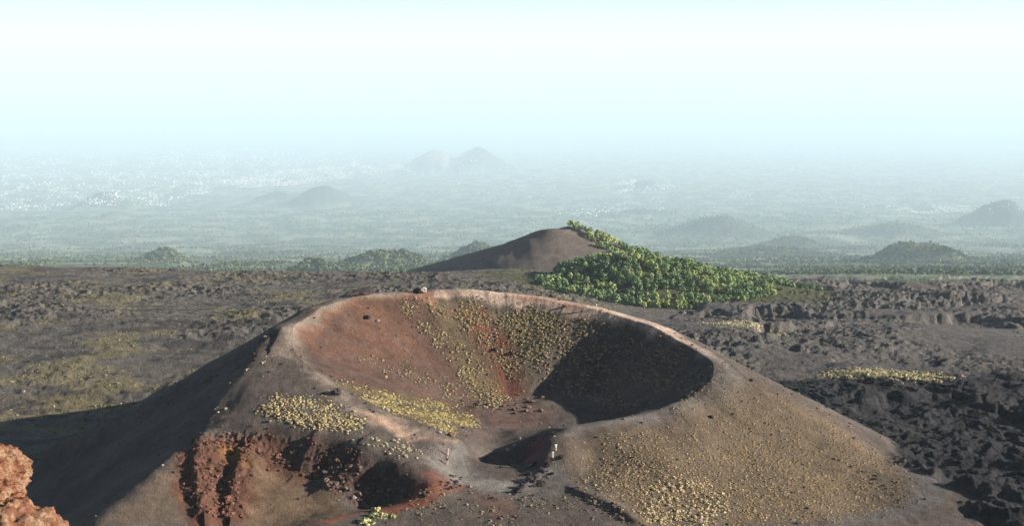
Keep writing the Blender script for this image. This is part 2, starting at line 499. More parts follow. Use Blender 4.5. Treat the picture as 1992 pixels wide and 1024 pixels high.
# ------------------------------------------------------------------ the ground sheet
dense = np.arange(-28.0, 28.001, 0.047)
side = np.concatenate([np.geomspace(28.1, 60, 70), np.arange(64, 180, 4.0)])
TH = np.radians(np.concatenate([-side[::-1], dense, side])); TH = np.concatenate([TH, [TH[0] + 2 * math.pi]])
RR = np.concatenate([[0.6, 1.5, 3], np.geomspace(5, 150, 45)[:-1], np.arange(150, 330, 0.36), np.geomspace(330, 950, 300)[:-1],
                     np.geomspace(950, 62000, 450)[:-1], np.geomspace(62000, 165000, 50)])
TT, RG = np.meshgrid(TH, RR)
GXX = RG * np.sin(TT); GYY = RG * np.cos(TT)
GZZ, CONE = height(GXX, GYY)
GZZ[:, -1] = GZZ[:, 0]; CONE[:, -1] = CONE[:, 0]
NR, NT = GZZ.shape
print('grid', NR, NT)
SLOPE = GZZ / RG
RUNMAX = np.maximum.accumulate(SLOPE, axis=0)

def col_of(theta):
    return np.clip(np.interp(theta, TH, np.arange(NT)), 0, NT - 1.001)
def ground_at(x, y):
    """height of the sheet at a place"""
    x = np.atleast_1d(x).astype(float); y = np.atleast_1d(y).astype(float)
    c = col_of(np.arctan2(x, y)); r = np.interp(np.hypot(x, y), RR, np.arange(NR)); r = np.clip(r, 0, NR - 1.001)
    i = c.astype(int); j = r.astype(int); fu = c - i; fv = r - j
    return (GZZ[j, i] * (1 - fu) + GZZ[j, i + 1] * fu) * (1 - fv) + (GZZ[j + 1, i] * (1 - fu) + GZZ[j + 1, i + 1] * fu) * fv
def seen(x, y, z, tol=0.0):
    """is the point above everything nearer along its ray"""
    c = np.round(col_of(np.arctan2(x, y))).astype(int); r = np.hypot(x, y)
    j = np.clip(np.searchsorted(RR, r * .995) - 1, 0, NR - 1)
    return (z / r) >= RUNMAX[j, c] - tol
def hit(px, py):
    """first point of the ground seen at a place of the photograph"""
    px = np.atleast_1d(np.asarray(px, float)); py = np.atleast_1d(np.asarray(py, float))
    u = (px - 996) / F; v = (512 - py) / F
    dx = u; dy = CP + v * SP; dz = -SP + v * CP
    th = np.arctan2(dx, dy); s = dz / np.hypot(dx, dy)
    c = np.round(col_of(th)).astype(int); out = np.zeros((len(px), 3))
    for k in range(len(px)):
        colm = RUNMAX[:, c[k]]; j = int(np.searchsorted(colm, s[k])); j = min(max(j, 1), NR - 1)
        s0, s1 = SLOPE[j - 1, c[k]], SLOPE[j, c[k]]
        f = 0 if s1 == s0 else np.clip((s[k] - s0) / (s1 - s0), 0, 1)
        r = RR[j - 1] + (RR[j] - RR[j - 1]) * f
        out[k] = (r * math.sin(th[k]), r * math.cos(th[k]), s[k] * r)
    return out
def wpoly(pts):
    p = np.array(pts, float); return hit(p[:, 0], p[:, 1])[:, :2]

# ------------------------------------------------------------------ colours of the ground
#PAINT
C0 = np.zeros((NR, NT, 3), np.float32)
X = GXX; Y = GYY; Z = GZZ
ash = np.array([.158, .128, .108]); lava = np.array([.185, .160, .138])
C0[:] = lava
nz1 = fbm(X, Y, 60, 4, .55, 200); nz2 = fbm(X, Y, 14, 4, .6, 210); nz3 = fbm(X, Y, 2.5, 3, .6, 220)
def mixc(mask, col, arr=C0):
    m = np.clip(mask, 0, 1)[..., None]
    arr += (np.array(col, np.float32) - arr) * m
near = (Y > 140) & (Y < 345) & (np.abs(X) < 130)
jj = np.where(near.any(axis=1))[0]; ii = np.where(near.any(axis=0))[0]
sl = (slice(jj[0], jj[-1] + 1), slice(ii[0], ii[-1] + 1))
Xn, Yn = X[sl], Y[sl]; n1, n2, n3 = nz1[sl], nz2[sl], nz3[sl]; cn = CONE[sl]
# lava country: brown-grey with yellowish scrub in places
mixc(sstep(0, .5, nz2 + .4 * nz1) * .5, (.21, .18, .145))
dk = sstep(.02, .35, fbm(X * .6, Y, 15, 3, .55, 231) + .3 * nz1) * (X < 60)
mixc(dk * .75, (.072, .063, .060))  # dark blotches paint shadowed hummocks into the lava colour
leftside = sstep(40, -60, X)
nzg = fbm(X * .45, Y, 20, 4, .6, 233)
grass = sstep(.15, .5, nzg * .8 + .5 * nz1 + .25 * nz3 + .22 * leftside * (1 - sstep(300, 420, Y)) - .1 * (X > 40)) * (Y > 140)
mixc(grass * .8 * (1 - .75 * sstep(40, 90, X)), (.27, .23, .13))
rightdark = sstep(35, 60, X) * (1 - sstep(308, 328, Y + nz1 * 14 + nz2 * 5))
mixc(rightdark * .92, (.036, .036, .041))
rightmid = sstep(40, 90, X) * sstep(308, 328, Y + nz1 * 14) * (1 - sstep(650, 760, Y))
mixc(rightmid * .6, (.165, .15, .14))
# plain beyond
far = sstep(850, 1100, Y)
p1 = fbm(X, Y, 1500, 5, .6, 400); p2 = fbm(X, Y * .6, 380, 4, .6, 410); p3 = fbm(X, Y, 120, 3, .6, 420)
mixc(far, (.09, .145, .085))
mixc(far * sstep(7500, 3500, Y) * sstep(-.35, .3, p2 + p1), (.15, .185, .075))
mixc(far * sstep(-.1, .5, p1), (.07, .11, .07))
mixc(far * sstep(.05, .4, p2 + .4 * p3), (.25, .265, .17))
mixc(far * sstep(.1, .4, -p2 - .2 * p1) * .8, (.05, .065, .035))
mixc(far * sstep(.25, .5, p3) * .6, (.26, .23, .16))
mixc(far * sstep(2600, 1200, Y) * sstep(.0, .3, -p1 + .3 * p2) * .8, (.085, .075, .07))
# the bare cone and the hills' skin under the trees
bd = np.hypot((X - BROWN[0]) * .6, Y - BROWN[1])
mixc((Y > 700) * (Y < 1100) * sstep(100, 60, bd), (.215, .172, .142))
mixc((Y > 600) * (Y < 1000) * sstep(95, 60, np.hypot((X - WOODP[0] - 30) * .7, Y - WOODP[1])) , (.12, .12, .055))

Cn = C0[sl]
def mixn(mask, col):
    m = np.clip(mask, 0, 1)[..., None]
    Cn[...] += (np.array(col, np.float32) - Cn) * m
mixn(cn, ash)
_tm = poly_soft(Xn, Yn, TERR, 1.5); mixn(_tm * .85, (.165, .15, .14))
wx = Xn + n2 * 2.2 + n3 * .6; wy = Yn + n2[::-1, :] * 2.2
def blob(pts, col, s=1.0, w=3.0):
    P = wpoly(pts)
    x0, y0 = P.min(0) - w * 2 - 4; x1, y1 = P.max(0) + w * 2 + 4
    m = (wx > x0) & (wx < x1) & (wy > y0) & (wy < y1)
    out = np.zeros(wx.shape, np.float32)
    out[m] = poly_soft(wx[m], wy[m], P, w)
    mixn(out * s, col)
# inner bowl: red-brown oxidised scoria on the left, ash on the right
blob([(620,605),(700,578),(800,575),(900,575),(960,640),(1010,700),(1020,780),(1060,800),(1000,835),(900,845),(800,815),(700,775),(640,735),(590,690),(575,650)], (.165,.098,.074), .95, 3)
blob([(640,620),(700,590),(790,590),(850,680),(800,720),(680,700),(620,680)], (.20,.110,.076), .8, 5)
blob([(820,585),(900,575),(1050,605),(1150,625),(1080,690),(1020,740),(940,660),(880,640)], (.245,.205,.130), .8, 4)
blob([(900,612),(950,610),(985,650),(990,690),(960,690),(925,660)], (.30,.095,.066), .85, 4)
blob([(965,690),(1000,700),(1010,760),(1000,785),(960,740)], (.27,.10,.065), .7, 2.5)
blob([(860,600),(900,640),(960,720),(1000,790),(960,790),(900,720),(850,650)], (.25,.20,.11), .6, 3)
blob([(600,640),(640,600),(700,578),(800,572),(800,582),(700,592),(640,622),(600,670)], (.27,.125,.075), .8, 2)
blob([(640,745),(760,765),(850,778),(930,822),(880,845),(800,815),(700,770)], (.25,.21,.105), .5, 2)
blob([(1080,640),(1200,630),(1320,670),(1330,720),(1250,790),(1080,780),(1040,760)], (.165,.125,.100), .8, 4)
blob([(900,790),(980,780),(1060,795),(1080,815),(1000,838),(910,845)], (.25,.165,.135), .8, 2)
blob([(885,820),(930,818),(1000,835),(930,850),(890,845)], (.15,.125,.115), .6, 1.5)
# paths on the rim
blob([(560,640),(620,596),(700,572),(800,568),(802,576),(700,584),(630,612),(590,650),(575,690),(600,715),(650,750),(720,790),(800,828),(870,850),(900,858),(870,862),(800,842),(700,800),(610,740),(560,690)], (.42,.335,.27), .85, 2)
blob([(790,575),(830,568),(850,590),(870,620),(835,600)], (.55,.31,.22), .85, 1.5)
blob([(830,566),(900,561),(1000,570),(1100,586),(1160,596),(1250,620),(1320,650),(1390,690),(1420,720),(1385,698),(1310,666),(1230,637),(1130,613),(1000,591),(900,578),(840,578)], (.85,.64,.50), .9, 1.2)
blob([(900,562),(1000,568),(1130,586),(1180,600),(1130,600),(1000,578)], (.60,.34,.25), .6, 1.2)
blob([(1330,660),(1390,692),(1440,740),(1440,790),(1380,800),(1290,815),(1160,835),(1080,850),(1130,825),(1280,800),(1385,770),(1395,720)], (.29,.26,.23), .85, 2.2)
blob([(690,790),(760,815),(830,850),(900,862),(880,870),(800,850),(740,822)], (.72,.49,.36), .85, 1.3)
blob([(410,812),(520,820),(640,838),(640,842),(520,826),(410,820)], (.30,.21,.17), .8, .8)
# ash of the outer shelf, trails
blob([(860,862),(905,868),(900,905),(960,930),(1010,935),(1060,905),(1090,910),(1010,965),(930,950),(850,925),(830,890)], (.34,.31,.275), .85, 2.2)
blob([(1110,860),(1200,832),(1300,816),(1440,740),(1500,756),(1700,875),(1768,930),(1765,965),(1640,1008),(1400,1030),(1250,1030),(1180,950),(1110,900)], (.21,.158,.108), .75, 4)
blob([(1250,860),(1500,800),(1700,880),(1760,940),(1640,1005),(1300,1020)], (.22,.17,.115), .5*1, 5)
blob([(1480,745),(1620,812),(1772,920),(1760,935),(1620,835),(1470,755)], (.27,.18,.125), .3, 3)
blob([(430,830),(520,760),(640,790),(700,830),(560,826)], (.17,.145,.125), .7, 3)
# the pit: rust-red rock
blob([(345,880),(400,842),(500,838),(560,860),(600,930),(520,960),(480,1024),(370,1024),(335,940)], (.165,.080,.052), .9, 1.5)
blob([(430,850),(480,860),(470,910),(440,900)], (.34,.17,.065), .7, 1.5)
blob([(540,845),(640,852),(760,905),(800,940),(760,980),(690,985),(620,945),(580,900)], (.125,.078,.062), .9, 1.5)
blob([(490,890),(560,925),(640,975),(700,1000),(640,1020),(480,1024)], (.225,.155,.10), .9, 2)
blob([(640,1020),(720,1000),(830,985),(870,960),(820,940),(790,965),(700,1005),(560,1030)], (.40,.125,.07), .7, 1.5)
blob([(800,920),(870,920),(900,950),(860,985),(830,975),(840,950)], (.34,.15,.105), .7, 1.5)
blob([(1040,850),(1062,860),(1070,885),(1030,900),(1010,880)], (.26,.10,.095), .8, 1.2)
blob([(930,960),(1000,955),(1000,1000),(960,1020),(930,1000)], (.26,.145,.105), .5, 2)
blob([(200,1020),(260,970),(330,900),(345,960),(340,1024)], (.20,.145,.10), .6, 2)
blob([(960,955),(1060,900),(1100,905),(1110,950),(1020,990)], (.19,.175,.165), .5, 2)
AZ = np.arctan2(Yn - CY, Xn - CX); RDn = np.hypot(Xn - CX, Yn - CY)
streak = fbm(AZ * 14, RDn * .05 + n1, 1.0, 4, .6, 801)
Cn *= (1 + .09 * streak * sstep(8, 22, RDn) + .10 * n2)[..., None].astype(np.float32)
inn = (RDn < 48) & (Xn < 6)
Cn += ((np.array([.15, .115, .10], np.float32) - Cn) * (sstep(.05, .55, streak + .5 * n1) * .55 * inn)[..., None]).astype(np.float32)
Cn += (Cn - Cn.mean(axis=2, keepdims=True)) * .12
# small scale mottling of the real grains and pebbles
C0 *= (1 + .55 * far)[..., None].astype(np.float32)
for (hx, hy, hz, hr, cr) in hills:
    m_ = sstep(1.05, .8, np.hypot((X - hx), (Y - hy)) / hr + .25 * p3 * 0) * (Y > 1500)
    if cr > 0: mixc(m_ * sstep(-.2, .3, p2), (.15,.18,.08))
    else: mixc(m_ * .85, (.060, .085, .060))
mixc((hills and sstep(700, 300, np.hypot(X - hills[0][0] - hills[0][3] * .35, Y - hills[0][1] + 100))) * .9, (.5, .38, .30))
mot = 1 + .16 * nz3 + .12 * nz2 + .0 * nz1
C0 *= mot[..., None]
C0 = np.clip(C0 * .525, .012, .8)
#ENDPAINT

def sheet(name, rowmask_faces, mat):
    q = np.arange(NR * NT).reshape(NR, NT)
    quads = np.stack([q[:-1, :-1], q[1:, :-1], q[1:, 1:], q[:-1, 1:]], -1)[rowmask_faces]
    quads = quads[:, ::-1] if False else quads
    used = np.zeros(NR * NT, bool); used[quads.ravel()] = True
    remap = np.cumsum(used) - 1
    V = np.stack([GXX.ravel(), GYY.ravel(), GZZ.ravel()], 1)[used]
    me = np_mesh(name, V, remap[quads], True, C0.reshape(-1, 3)[used])
    # make sure it faces upward
    return link_mesh(name, me, mat)

mat_ash = ground_mat('ash', [(0.35, .84, 1.14), (1.1, .82, 1.2), (3.2, .68, 1.34)], (2.6, .35, .9))
mat_lava = ground_mat('lava_rock', [(0.15, .8, 1.2), (1.2, .65, 1.35)], (1.3, .8, 1.0))
mat_plain = ground_mat('plain_land', [(0.02, .75, 1.25), (.006, .8, 1.2)], (.05, 8.0, .7))
Rf = RG[:-1, :-1]; Yf = GYY[:-1, :-1]; Cf = CONE[:-1, :-1]; Xf = GXX[:-1, :-1]; 
hillf = (Yf > 560) & (Yf < 1150) & (np.abs(Xf - 60) < 400) & (near_hills(GXX.ravel(), GYY.ravel()).reshape(GXX.shape)[:-1, :-1] > GZZ[:-1, :-1] - 2.2)
conef = (Cf > .5) & (Yf > 130) & (Yf < 345) & (np.abs(Xf) < 125)
plainf = (Yf > 900) & ~hillf & ~conef
lavaf = ~conef & ~plainf & ~hillf
tag(sheet('cinder_cone_terrain', conef, mat_ash), 'broad ash and red scoria cone with an open crater and a small pit', None, None, 'structure')
tag(sheet('lava_field', lavaf, mat_lava), 'dark rough lava country around the crater cone', None, None, 'structure')
tag(sheet('hill_terrain', hillf, mat_lava), 'bare brown cone and wooded hill behind the crater', None, None, 'structure')
tag(sheet('plain', plainf, mat_plain), 'hazy green plain with far cones reaching to the coast', None, None, 'structure')

# sea
m, t, b = new_mat('sea_water', .25, .5); b.inputs['Base Color'].default_value = (.10, .22, .30, 1)
me = np_mesh('sea', [(-166000, -166000, -4095), (166000, -166000, -4095), (166000, 166000, -4095), (-166000, 166000, -4095)], [(0, 1, 2, 3)])
tag(link_mesh('sea', me, m), 'pale blue sea beyond the coast under the haze', None, None, 'structure')

# ================================================================== OBJECTS
def rng_rot(n, rs):
    return rs.rand(n) * 2 * math.pi

def leaf_quads(centers, normals, size, rs, tri=False):
    """small leaf-clump faces at the given centres"""
    n = len(centers)
    a = rs.normal(size=(n, 3)); a -= (a * normals).sum(1, keepdims=True) * normals
    a /= np.linalg.norm(a, axis=1, keepdims=True) + 1e-9
    b = np.cross(normals, a)
    s = size * (0.6 + 0.8 * rs.rand(n, 1)); s2 = s * (0.5 + .5 * rs.rand(n, 1))
    V = np.stack([centers - a * s - b * s2 * .6, centers + a * s * .3 - b * s2, centers + a * s + b * s2 * .5, centers - a * s * .2 + b * s2], 1).reshape(-1, 3)
    return V, np.arange(4 * n).reshape(n, 4)

def shrub_proto(seed, nleaf=26, spiky=.25):
    rs = np.random.RandomState(seed)
    d = rs.normal(size=(nleaf, 3)); d[:, 2] = np.abs(d[:, 2]) * .9 + .05
    d /= np.linalg.norm(d, axis=1, keepdims=True)
    rad = .36 + .12 * rs.rand(nleaf, 1)
    c = d * rad * np.array([1, 1, .72]); nrm = d + rs.normal(size=d.shape) * spiky
    nrm /= np.linalg.norm(nrm, axis=1, keepdims=True)
    return leaf_quads(c, nrm, .19, rs)

def tree_trunk(h, rs):
    V = []; Fq = []
    def tube(p0, p1, r0, r1, k=6):
        p0 = np.array(p0, float); p1 = np.array(p1, float); d = p1 - p0; d /= np.linalg.norm(d)
        a = np.cross(d, [0.3, .9, .1]); a /= np.linalg.norm(a); b = np.cross(d, a); s = len(V)
        for p, r in ((p0, r0), (p1, r1)):
            for i in range(k):
                t = 2 * math.pi * i / k; V.append(p + r * (math.cos(t) * a + math.sin(t) * b))
        for i in range(k):
            j = (i + 1) % k; Fq.append((s + i, s + j, s + k + j, s + k + i))
    tube((0, 0, -.4), (.05, .03, h * .45), .20, .14); tube((.05, .03, h * .45), (0, 0, h * .85), .14, .04)
    for i in range(5):
        t = i * 1.3 + rs.rand(); z = h * (.3 + .1 * i)
        tube((.03, .02, z), (math.cos(t) * h * .25, math.sin(t) * h * .25, z + h * .17), .07, .02, 5)
    return np.array(V), np.array(Fq)

def tree_crown(h, n, leaf, seed):
    rs = np.random.RandomState(seed)
    lobes = []
    for i in range(9):
        t = i * 2.4; q = i / 8
        rr = h * .24 * math.sqrt(1 - .8 * q)
        lobes.append((math.cos(t) * rr, math.sin(t) * rr, h * (.34 + .55 * q), h * (.22 - .07 * q) * (.8 + .4 * rs.rand())))
    L = np.array(lobes); k = rs.randint(0, 9, n)
    d = rs.normal(size=(n, 3)); d /= np.linalg.norm(d, axis=1, keepdims=True)
    c = L[k, :3] + d * L[k, 3:4] * (.75 + .35 * rs.rand(n, 1)) * np.array([1, 1, .8])
    nr = d + rs.normal(size=d.shape) * .35; nr /= np.linalg.norm(nr, axis=1, keepdims=True)
    return leaf_quads(c, nr, leaf, rs)

def merge(protos, pos, scale, rs, cols, zs=None):
    """many small plants written into one mesh (numpy only)"""
    Vs = []; Fs = []; Cs = []; off = 0
    which = rs.randint(0, len(protos), len(pos)); rot = rng_rot(len(pos), rs)
    for k, (V, Fc) in enumerate(protos):
        idx = np.where(which == k)[0]
        if len(idx) == 0: continue
        c, s = np.cos(rot[idx]), np.sin(rot[idx]); sc_ = scale[idx]
        x = (V[None, :, 0] * c[:, None] - V[None, :, 1] * s[:, None]) * sc_[:, None] + pos[idx, 0:1]
        y = (V[None, :, 0] * s[:, None] + V[None, :, 1] * c[:, None]) * sc_[:, None] + pos[idx, 1:2]
        z = V[None, :, 2] * sc_[:, None] * (1 if zs is None else zs[idx][:, None]) + pos[idx, 2:3]
        Vs.append(np.stack([x, y, z], -1).reshape(-1, 3))
        Fs.append((Fc[None] + (np.arange(len(idx)) * len(V))[:, None, None]).reshape(-1, Fc.shape[1]) + off)
        Cs.append(np.repeat(cols[idx], len(V), 0)); off += len(idx) * len(V)
    return np.concatenate(Vs), np.concatenate(Fs), np.concatenate(Cs)

def foliage_mat(name, color=None, layers=((3.0, .6, 1.35),), trans=.0):
    m, t, b = new_mat(name, .8, .1)
    if color is None:
        src = N(t, 'ShaderNodeVertexColor', layer_name='Col').outputs[0]
    else:
        rgb = N(t, 'ShaderNodeRGB'); rgb.outputs[0].default_value = (*color, 1); src = rgb.outputs[0]
    t.links.new(varied(t, src, layers), b.inputs['Base Color'])
    return m

# ------------------------------------------------------------------ cushion shrubs on the cone
rs = np.random.RandomState(5)
def scatter(pts, n, smin, smax_, dens=None, power=2.2):
    P = wpoly(pts); lo = P.min(0); hi = P.max(0)
    q = lo + (hi - lo) * rs.rand(int(n * 6), 2)
    ok = in_poly(q[:, 0], q[:, 1], P)
    if dens is not None:
        ok &= rs.rand(len(q)) < dens(q[:, 0], q[:, 1])
    q = q[ok][:n]
    q = q + rs.normal(size=q.shape) * np.array([1.1, 1.3]) * (1 + (n > 4000))
    s = smin + (smax_ - smin) * rs.rand(len(q)) ** power
    return np.column_stack([q, ground_at(q[:, 0], q[:, 1]) - .03 * s, s])
def clump(lam, lo, hi, seed):
    return lambda x, y: np.clip(sstep(lo, hi, fbm(x, y, lam, 3, .6, seed)) + .04, 0, 1)
SHR = [ # region, pixels polygon, count, size min/max, density, colour, label
 ('flank', [(1125,868),(1230,838),(1340,818),(1420,735),(1480,745),(1620,818),(1700,872),(1768,928),(1768,962),(1730,985),(1650,1006),(1560,1028),(1250,1028),(1190,960),(1120,905)], 13000, .14, .60, lambda x, y: np.clip(.12 + .55 * sstep(-.6, .5, fbm(x, y, 22, 4, .7, 501)) * sstep(245, 215, y - (x - 50) * .35), 0, 1), (.44,.325,.185),
  'straw-coloured cushion shrub on the brown outer flank right of the crater'),
 ('flank_low', [(1240,960),(1330,930),(1420,960),(1400,1028),(1260,1028)], 330, .45, 1.05, None, (.50,.40,.24), 'large pale yellow cushion shrub low on the right outer flank at the bottom'),
 ('backwall', [(830,588),(900,578),(1000,592),(1080,612),(1080,660),(1040,700),(1010,760),(960,690),(900,640),(850,620)], 1500, .28, .8, clump(7, -.3, .3, 502), (.37,.29,.145),
  'yellowish cushion shrub on the far inner wall of the crater beside the red patch'),
 ('shadewall', [(1060,625),(1200,628),(1300,655),(1330,690),(1330,735),(1290,770),(1180,790),(1090,770),(1040,730)], 1300, .35, 1.0, clump(7, -.6, .1, 503), (.29,.225,.14),  # leaf colour dimmed to put the wall's shade into it
  'cushion shrub dimmed in colour for shade, on the right inner wall of the crater'),
 ('streak', [(778,590),(800,585),(850,640),(900,680),(940,720),(990,775),(960,795),(905,740),(860,690),(820,640)], 850, .28, .9, clump(5, -.3, .25, 504), (.38,.31,.165),
  'yellow cushion shrub in the diagonal streak down the crater wall'),
 ('innerleft', [(636,742),(700,752),(760,765),(790,785),(850,780),(900,800),(930,822),(880,846),(830,826),(740,792),(690,772)], 1400, .28, .85, clump(6, -.12, .35, 505), (.42,.34,.155),
  'bright yellow cushion shrub inside the crater above its near left rim'),
 ('innermid', [(700,690),(800,720),(900,735),(970,775),(940,790),(850,760),(760,735)], 260, .3, .9, clump(6, -.1, .3, 506), (.34,.28,.16), 'small yellow cushion shrub on the brown crater floor slope at left'),
 ('shelf', [(508,792),(540,778),(600,778),(640,790),(690,812),(728,834),(700,838),(640,828),(570,822),(530,812)], 900, .3, .85, clump(5, -.3, .35, 507), (.44,.355,.19),
  'pale cream cushion shrub in the dense patch on the grey shelf above the small pit'),
 ('row', [(690,856),(720,858),(790,868),(820,884),(800,886),(760,868),(700,862)], 60, .5, .95, None, (.40,.35,.22), 'pale shrub in the thin row on the grey shelf behind the small pit'),
 ('leftrim', [(500,640),(535,700),(480,760),(430,800),(400,835),(385,835),(400,800),(440,740),(470,690)], 55, .4, .9, None, (.34,.31,.22), 'pale shrub along the shaded left edge of the cone'),
 ('front', [(700,1010),(740,998),(760,1000),(735,1018),(705,1024)], 14, 1.0, 2.0, None, (.34,.33,.16), 'round yellow-green shrub on the red ground below the small pit'),
 ('frontgrey', [(800,965),(900,960),(1100,960),(1200,1000),(1230,1026),(800,1026)], 230, .25, .7, clump(6, -.2, .4, 508), (.27,.23,.14), 'small dry shrub on the grey ground at the bottom centre'),
 ('innerright', [(1385,705),(1380,740),(1340,772),(1320,765),(1350,730)], 90, .4, 1.0, None, (.25,.22,.14), 'shrub in the dark right corner of the crater'),
]
allp = []; allc = []; reg = []
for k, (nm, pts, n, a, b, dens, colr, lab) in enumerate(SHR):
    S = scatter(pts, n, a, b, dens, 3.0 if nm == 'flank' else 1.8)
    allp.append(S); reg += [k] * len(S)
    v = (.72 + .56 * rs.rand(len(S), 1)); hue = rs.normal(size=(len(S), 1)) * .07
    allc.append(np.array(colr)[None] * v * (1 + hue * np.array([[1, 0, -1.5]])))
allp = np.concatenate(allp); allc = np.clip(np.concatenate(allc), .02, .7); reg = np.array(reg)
vis = seen(allp[:, 0], allp[:, 1], allp[:, 2] + allp[:, 3] * .6)
th_ = np.degrees(np.arctan2(allp[:, 0], allp[:, 1]))
proj = np.where(vis & (np.abs(th_) < 24.5), allp[:, 3] / np.hypot(allp[:, 0], allp[:, 1]), 0)
dep = -allp[:, 2] / allp[:, 1]
proj = np.where(dep > .448, 0, proj)
big = np.argsort(-proj)[:300]; isbig = np.zeros(len(allp), bool); isbig[big] = True
protos = [shrub_proto(100 + i) for i in range(5)]
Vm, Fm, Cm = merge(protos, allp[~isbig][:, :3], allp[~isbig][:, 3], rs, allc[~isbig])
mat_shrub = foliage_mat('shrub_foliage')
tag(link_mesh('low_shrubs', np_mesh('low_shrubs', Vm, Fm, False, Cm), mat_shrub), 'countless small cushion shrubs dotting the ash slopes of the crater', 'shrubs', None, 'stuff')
mats_by_reg = {}
big_protos = []
for i in range(4):
    V, Fc = shrub_proto(300 + i, 70, .4); big_protos.append((V * np.array([1, 1, 1.05]), Fc))
meshes = {}
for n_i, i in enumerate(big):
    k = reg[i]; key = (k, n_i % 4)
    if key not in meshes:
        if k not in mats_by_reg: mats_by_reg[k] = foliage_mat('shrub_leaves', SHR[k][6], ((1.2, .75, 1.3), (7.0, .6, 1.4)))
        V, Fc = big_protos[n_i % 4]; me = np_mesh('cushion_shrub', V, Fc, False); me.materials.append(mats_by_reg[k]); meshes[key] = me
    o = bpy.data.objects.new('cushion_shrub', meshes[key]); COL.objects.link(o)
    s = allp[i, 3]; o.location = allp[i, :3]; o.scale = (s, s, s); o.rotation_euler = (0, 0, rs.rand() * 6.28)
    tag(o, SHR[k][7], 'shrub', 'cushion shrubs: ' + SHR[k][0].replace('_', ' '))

# ------------------------------------------------------------------ scrub on the lava country
def scatter_free(x0, x1, y0, y1, n, dens):
    x = x0 + (x1 - x0) * rs.rand(n); y = y0 + (y1 - y0) * rs.rand(n) ** 1.0
    ok = (rs.rand(n) < dens(x, y)) & (np.abs(np.arctan2(x, y)) < R(30))
    x, y = x[ok], y[ok]; return x, y, ground_at(x, y)
x, y, z = scatter_free(-330, 60, 255, 720, 70000, lambda x, y: sstep(.1, .5, fbm(x * .45, y, 20, 4, .6, 233) * .8 + .22 * sstep(420, 300, y)) * .6 + .02)
ok = np.hypot(x, y - 250) > 92; x, y, z = x[ok], y[ok], z[ok]
s = .4 + .9 * rs.rand(len(x)) ** 3
cc = np.where(rs.rand(len(x), 1) < .6, np.array([[.26, .215, .115]]), np.array([[.10, .115, .055]])) * (.7 + .6 * rs.rand(len(x), 1))
small = [shrub_proto(700 + i, 12) for i in range(4)]
Vm, Fm, Cm = merge(small, np.column_stack([x, y, z]), s, rs, cc)
tag(link_mesh('lava_scrub', np_mesh('lava_scrub', Vm, Fm, False, Cm), mat_shrub), 'dry yellow and green scrub growing over the dark lava', 'scrub', None, 'stuff')
x, y, z = scatter_free(70, 420, 210, 720, 14000, lambda x, y: sstep(.25, .6, fbm(x, y, 40, 3, .6, 215)) * .3 + .01)
gp = hit([1662,1690,1712,1745,1790,1430,1470],[724,727,730,733,735,630,634])
gx = []; gyy = []
for k, q in enumerate(gp):
    w = (5, 4.5, 4.5, 4, 4, 6, 6)[k]
    gx.append(q[0] + rs.normal(size=420) * w * 1.0); gyy.append(q[1] + rs.normal(size=420) * w * .55)
gx = np.concatenate(gx); gyy = np.concatenate(gyy)
pos = np.column_stack([np.concatenate([x, gx]), np.concatenate([y, gyy]), np.concatenate([z, ground_at(gx, gyy)])])
s = np.concatenate([.5 + .9 * rs.rand(len(x)) ** 3, .5 + .8 * rs.rand(len(gx))])
cc = np.concatenate([np.array([[.12, .11, .06]]) * (.7 + .6 * rs.rand(len(x), 1)), np.array([[.60, .52, .30]]) * (.7 + .5 * rs.rand(len(gx), 1))])
Vm, Fm, Cm = merge(small, pos, s, rs, cc)
tag(link_mesh('dry_grass', np_mesh('dry_grass', Vm, Fm, False, Cm), mat_shrub), 'straw-coloured dry grass in patches on the dark lava at right', 'grass', None, 'stuff')

# ------------------------------------------------------------------ trees on the wooded hill
def wood_where(x, y):
    dx = x - WOODP[0]; dy = y - WOODP[1]
    d = np.hypot(np.where(dx < 0, dx * .9, dx * .62), dy * .72)
    dome = (d < 57) & (dx > -52 + .25 * (dy + 20))
    P = [(BROWN[0] + 20, 864), tuple(at(1200,480,842)[:2]), tuple(at(1330,520,800)[:2]), tuple(at(1520,560,760)[:2])]
    dd = np.full(x.shape, 1e9); side = np.zeros(x.shape)
    for i in range(3):
        (x0, y0), (x1, y1) = P[i], P[i + 1]; ddx, ddy = x1 - x0, y1 - y0
        t = np.clip(((x - x0) * ddx + (y - y0) * ddy) / (ddx * ddx + ddy * ddy), 0, 1)
        q = np.hypot(x - x0 - t * ddx, y - y0 - t * ddy); lim = 7 if i == 0 else (22 if i == 1 else 30)
        dd = np.minimum(dd, q / lim)
    return dome | (dd < 1)
gxx, gyy2 = np.meshgrid(np.arange(-40, 300, 3.0), np.arange(600, 960, 3.7))
gxx = gxx.ravel() + rs.normal(size=gxx.size) * 1.1; gyy2 = gyy2.ravel() + rs.normal(size=gyy2.size) * 1.2
ok = wood_where(gxx, gyy2) & (fbm(gxx, gyy2, 18, 2, .5, 91) > -.42)
tx, ty = gxx[ok], gyy2[ok]; tz = ground_at(tx, ty); th = 2.7 + 3.3 * rs.rand(len(tx)) ** 1.3
vis = seen(tx, ty, tz + th * .7)
order = np.argsort(-np.where(vis, th / ty, 0)); bigt = order[:300]; rest = order[300:]
trunk_mat = plain_mat('bark', (.06, .045, .035), ((6, .7, 1.3),))
leafm = [foliage_mat('leaves_green', (.18, .26, .115), ((.25, .6, 1.5), (1.5, .6, 1.4))), foliage_mat('leaves_yellow_green', (.27, .33, .13), ((.25, .7, 1.4), (1.5, .6, 1.4))),
         foliage_mat('leaves_dark', (.14, .21, .10), ((.25, .6, 1.4), (1.5, .6, 1.4)))]
TR = []
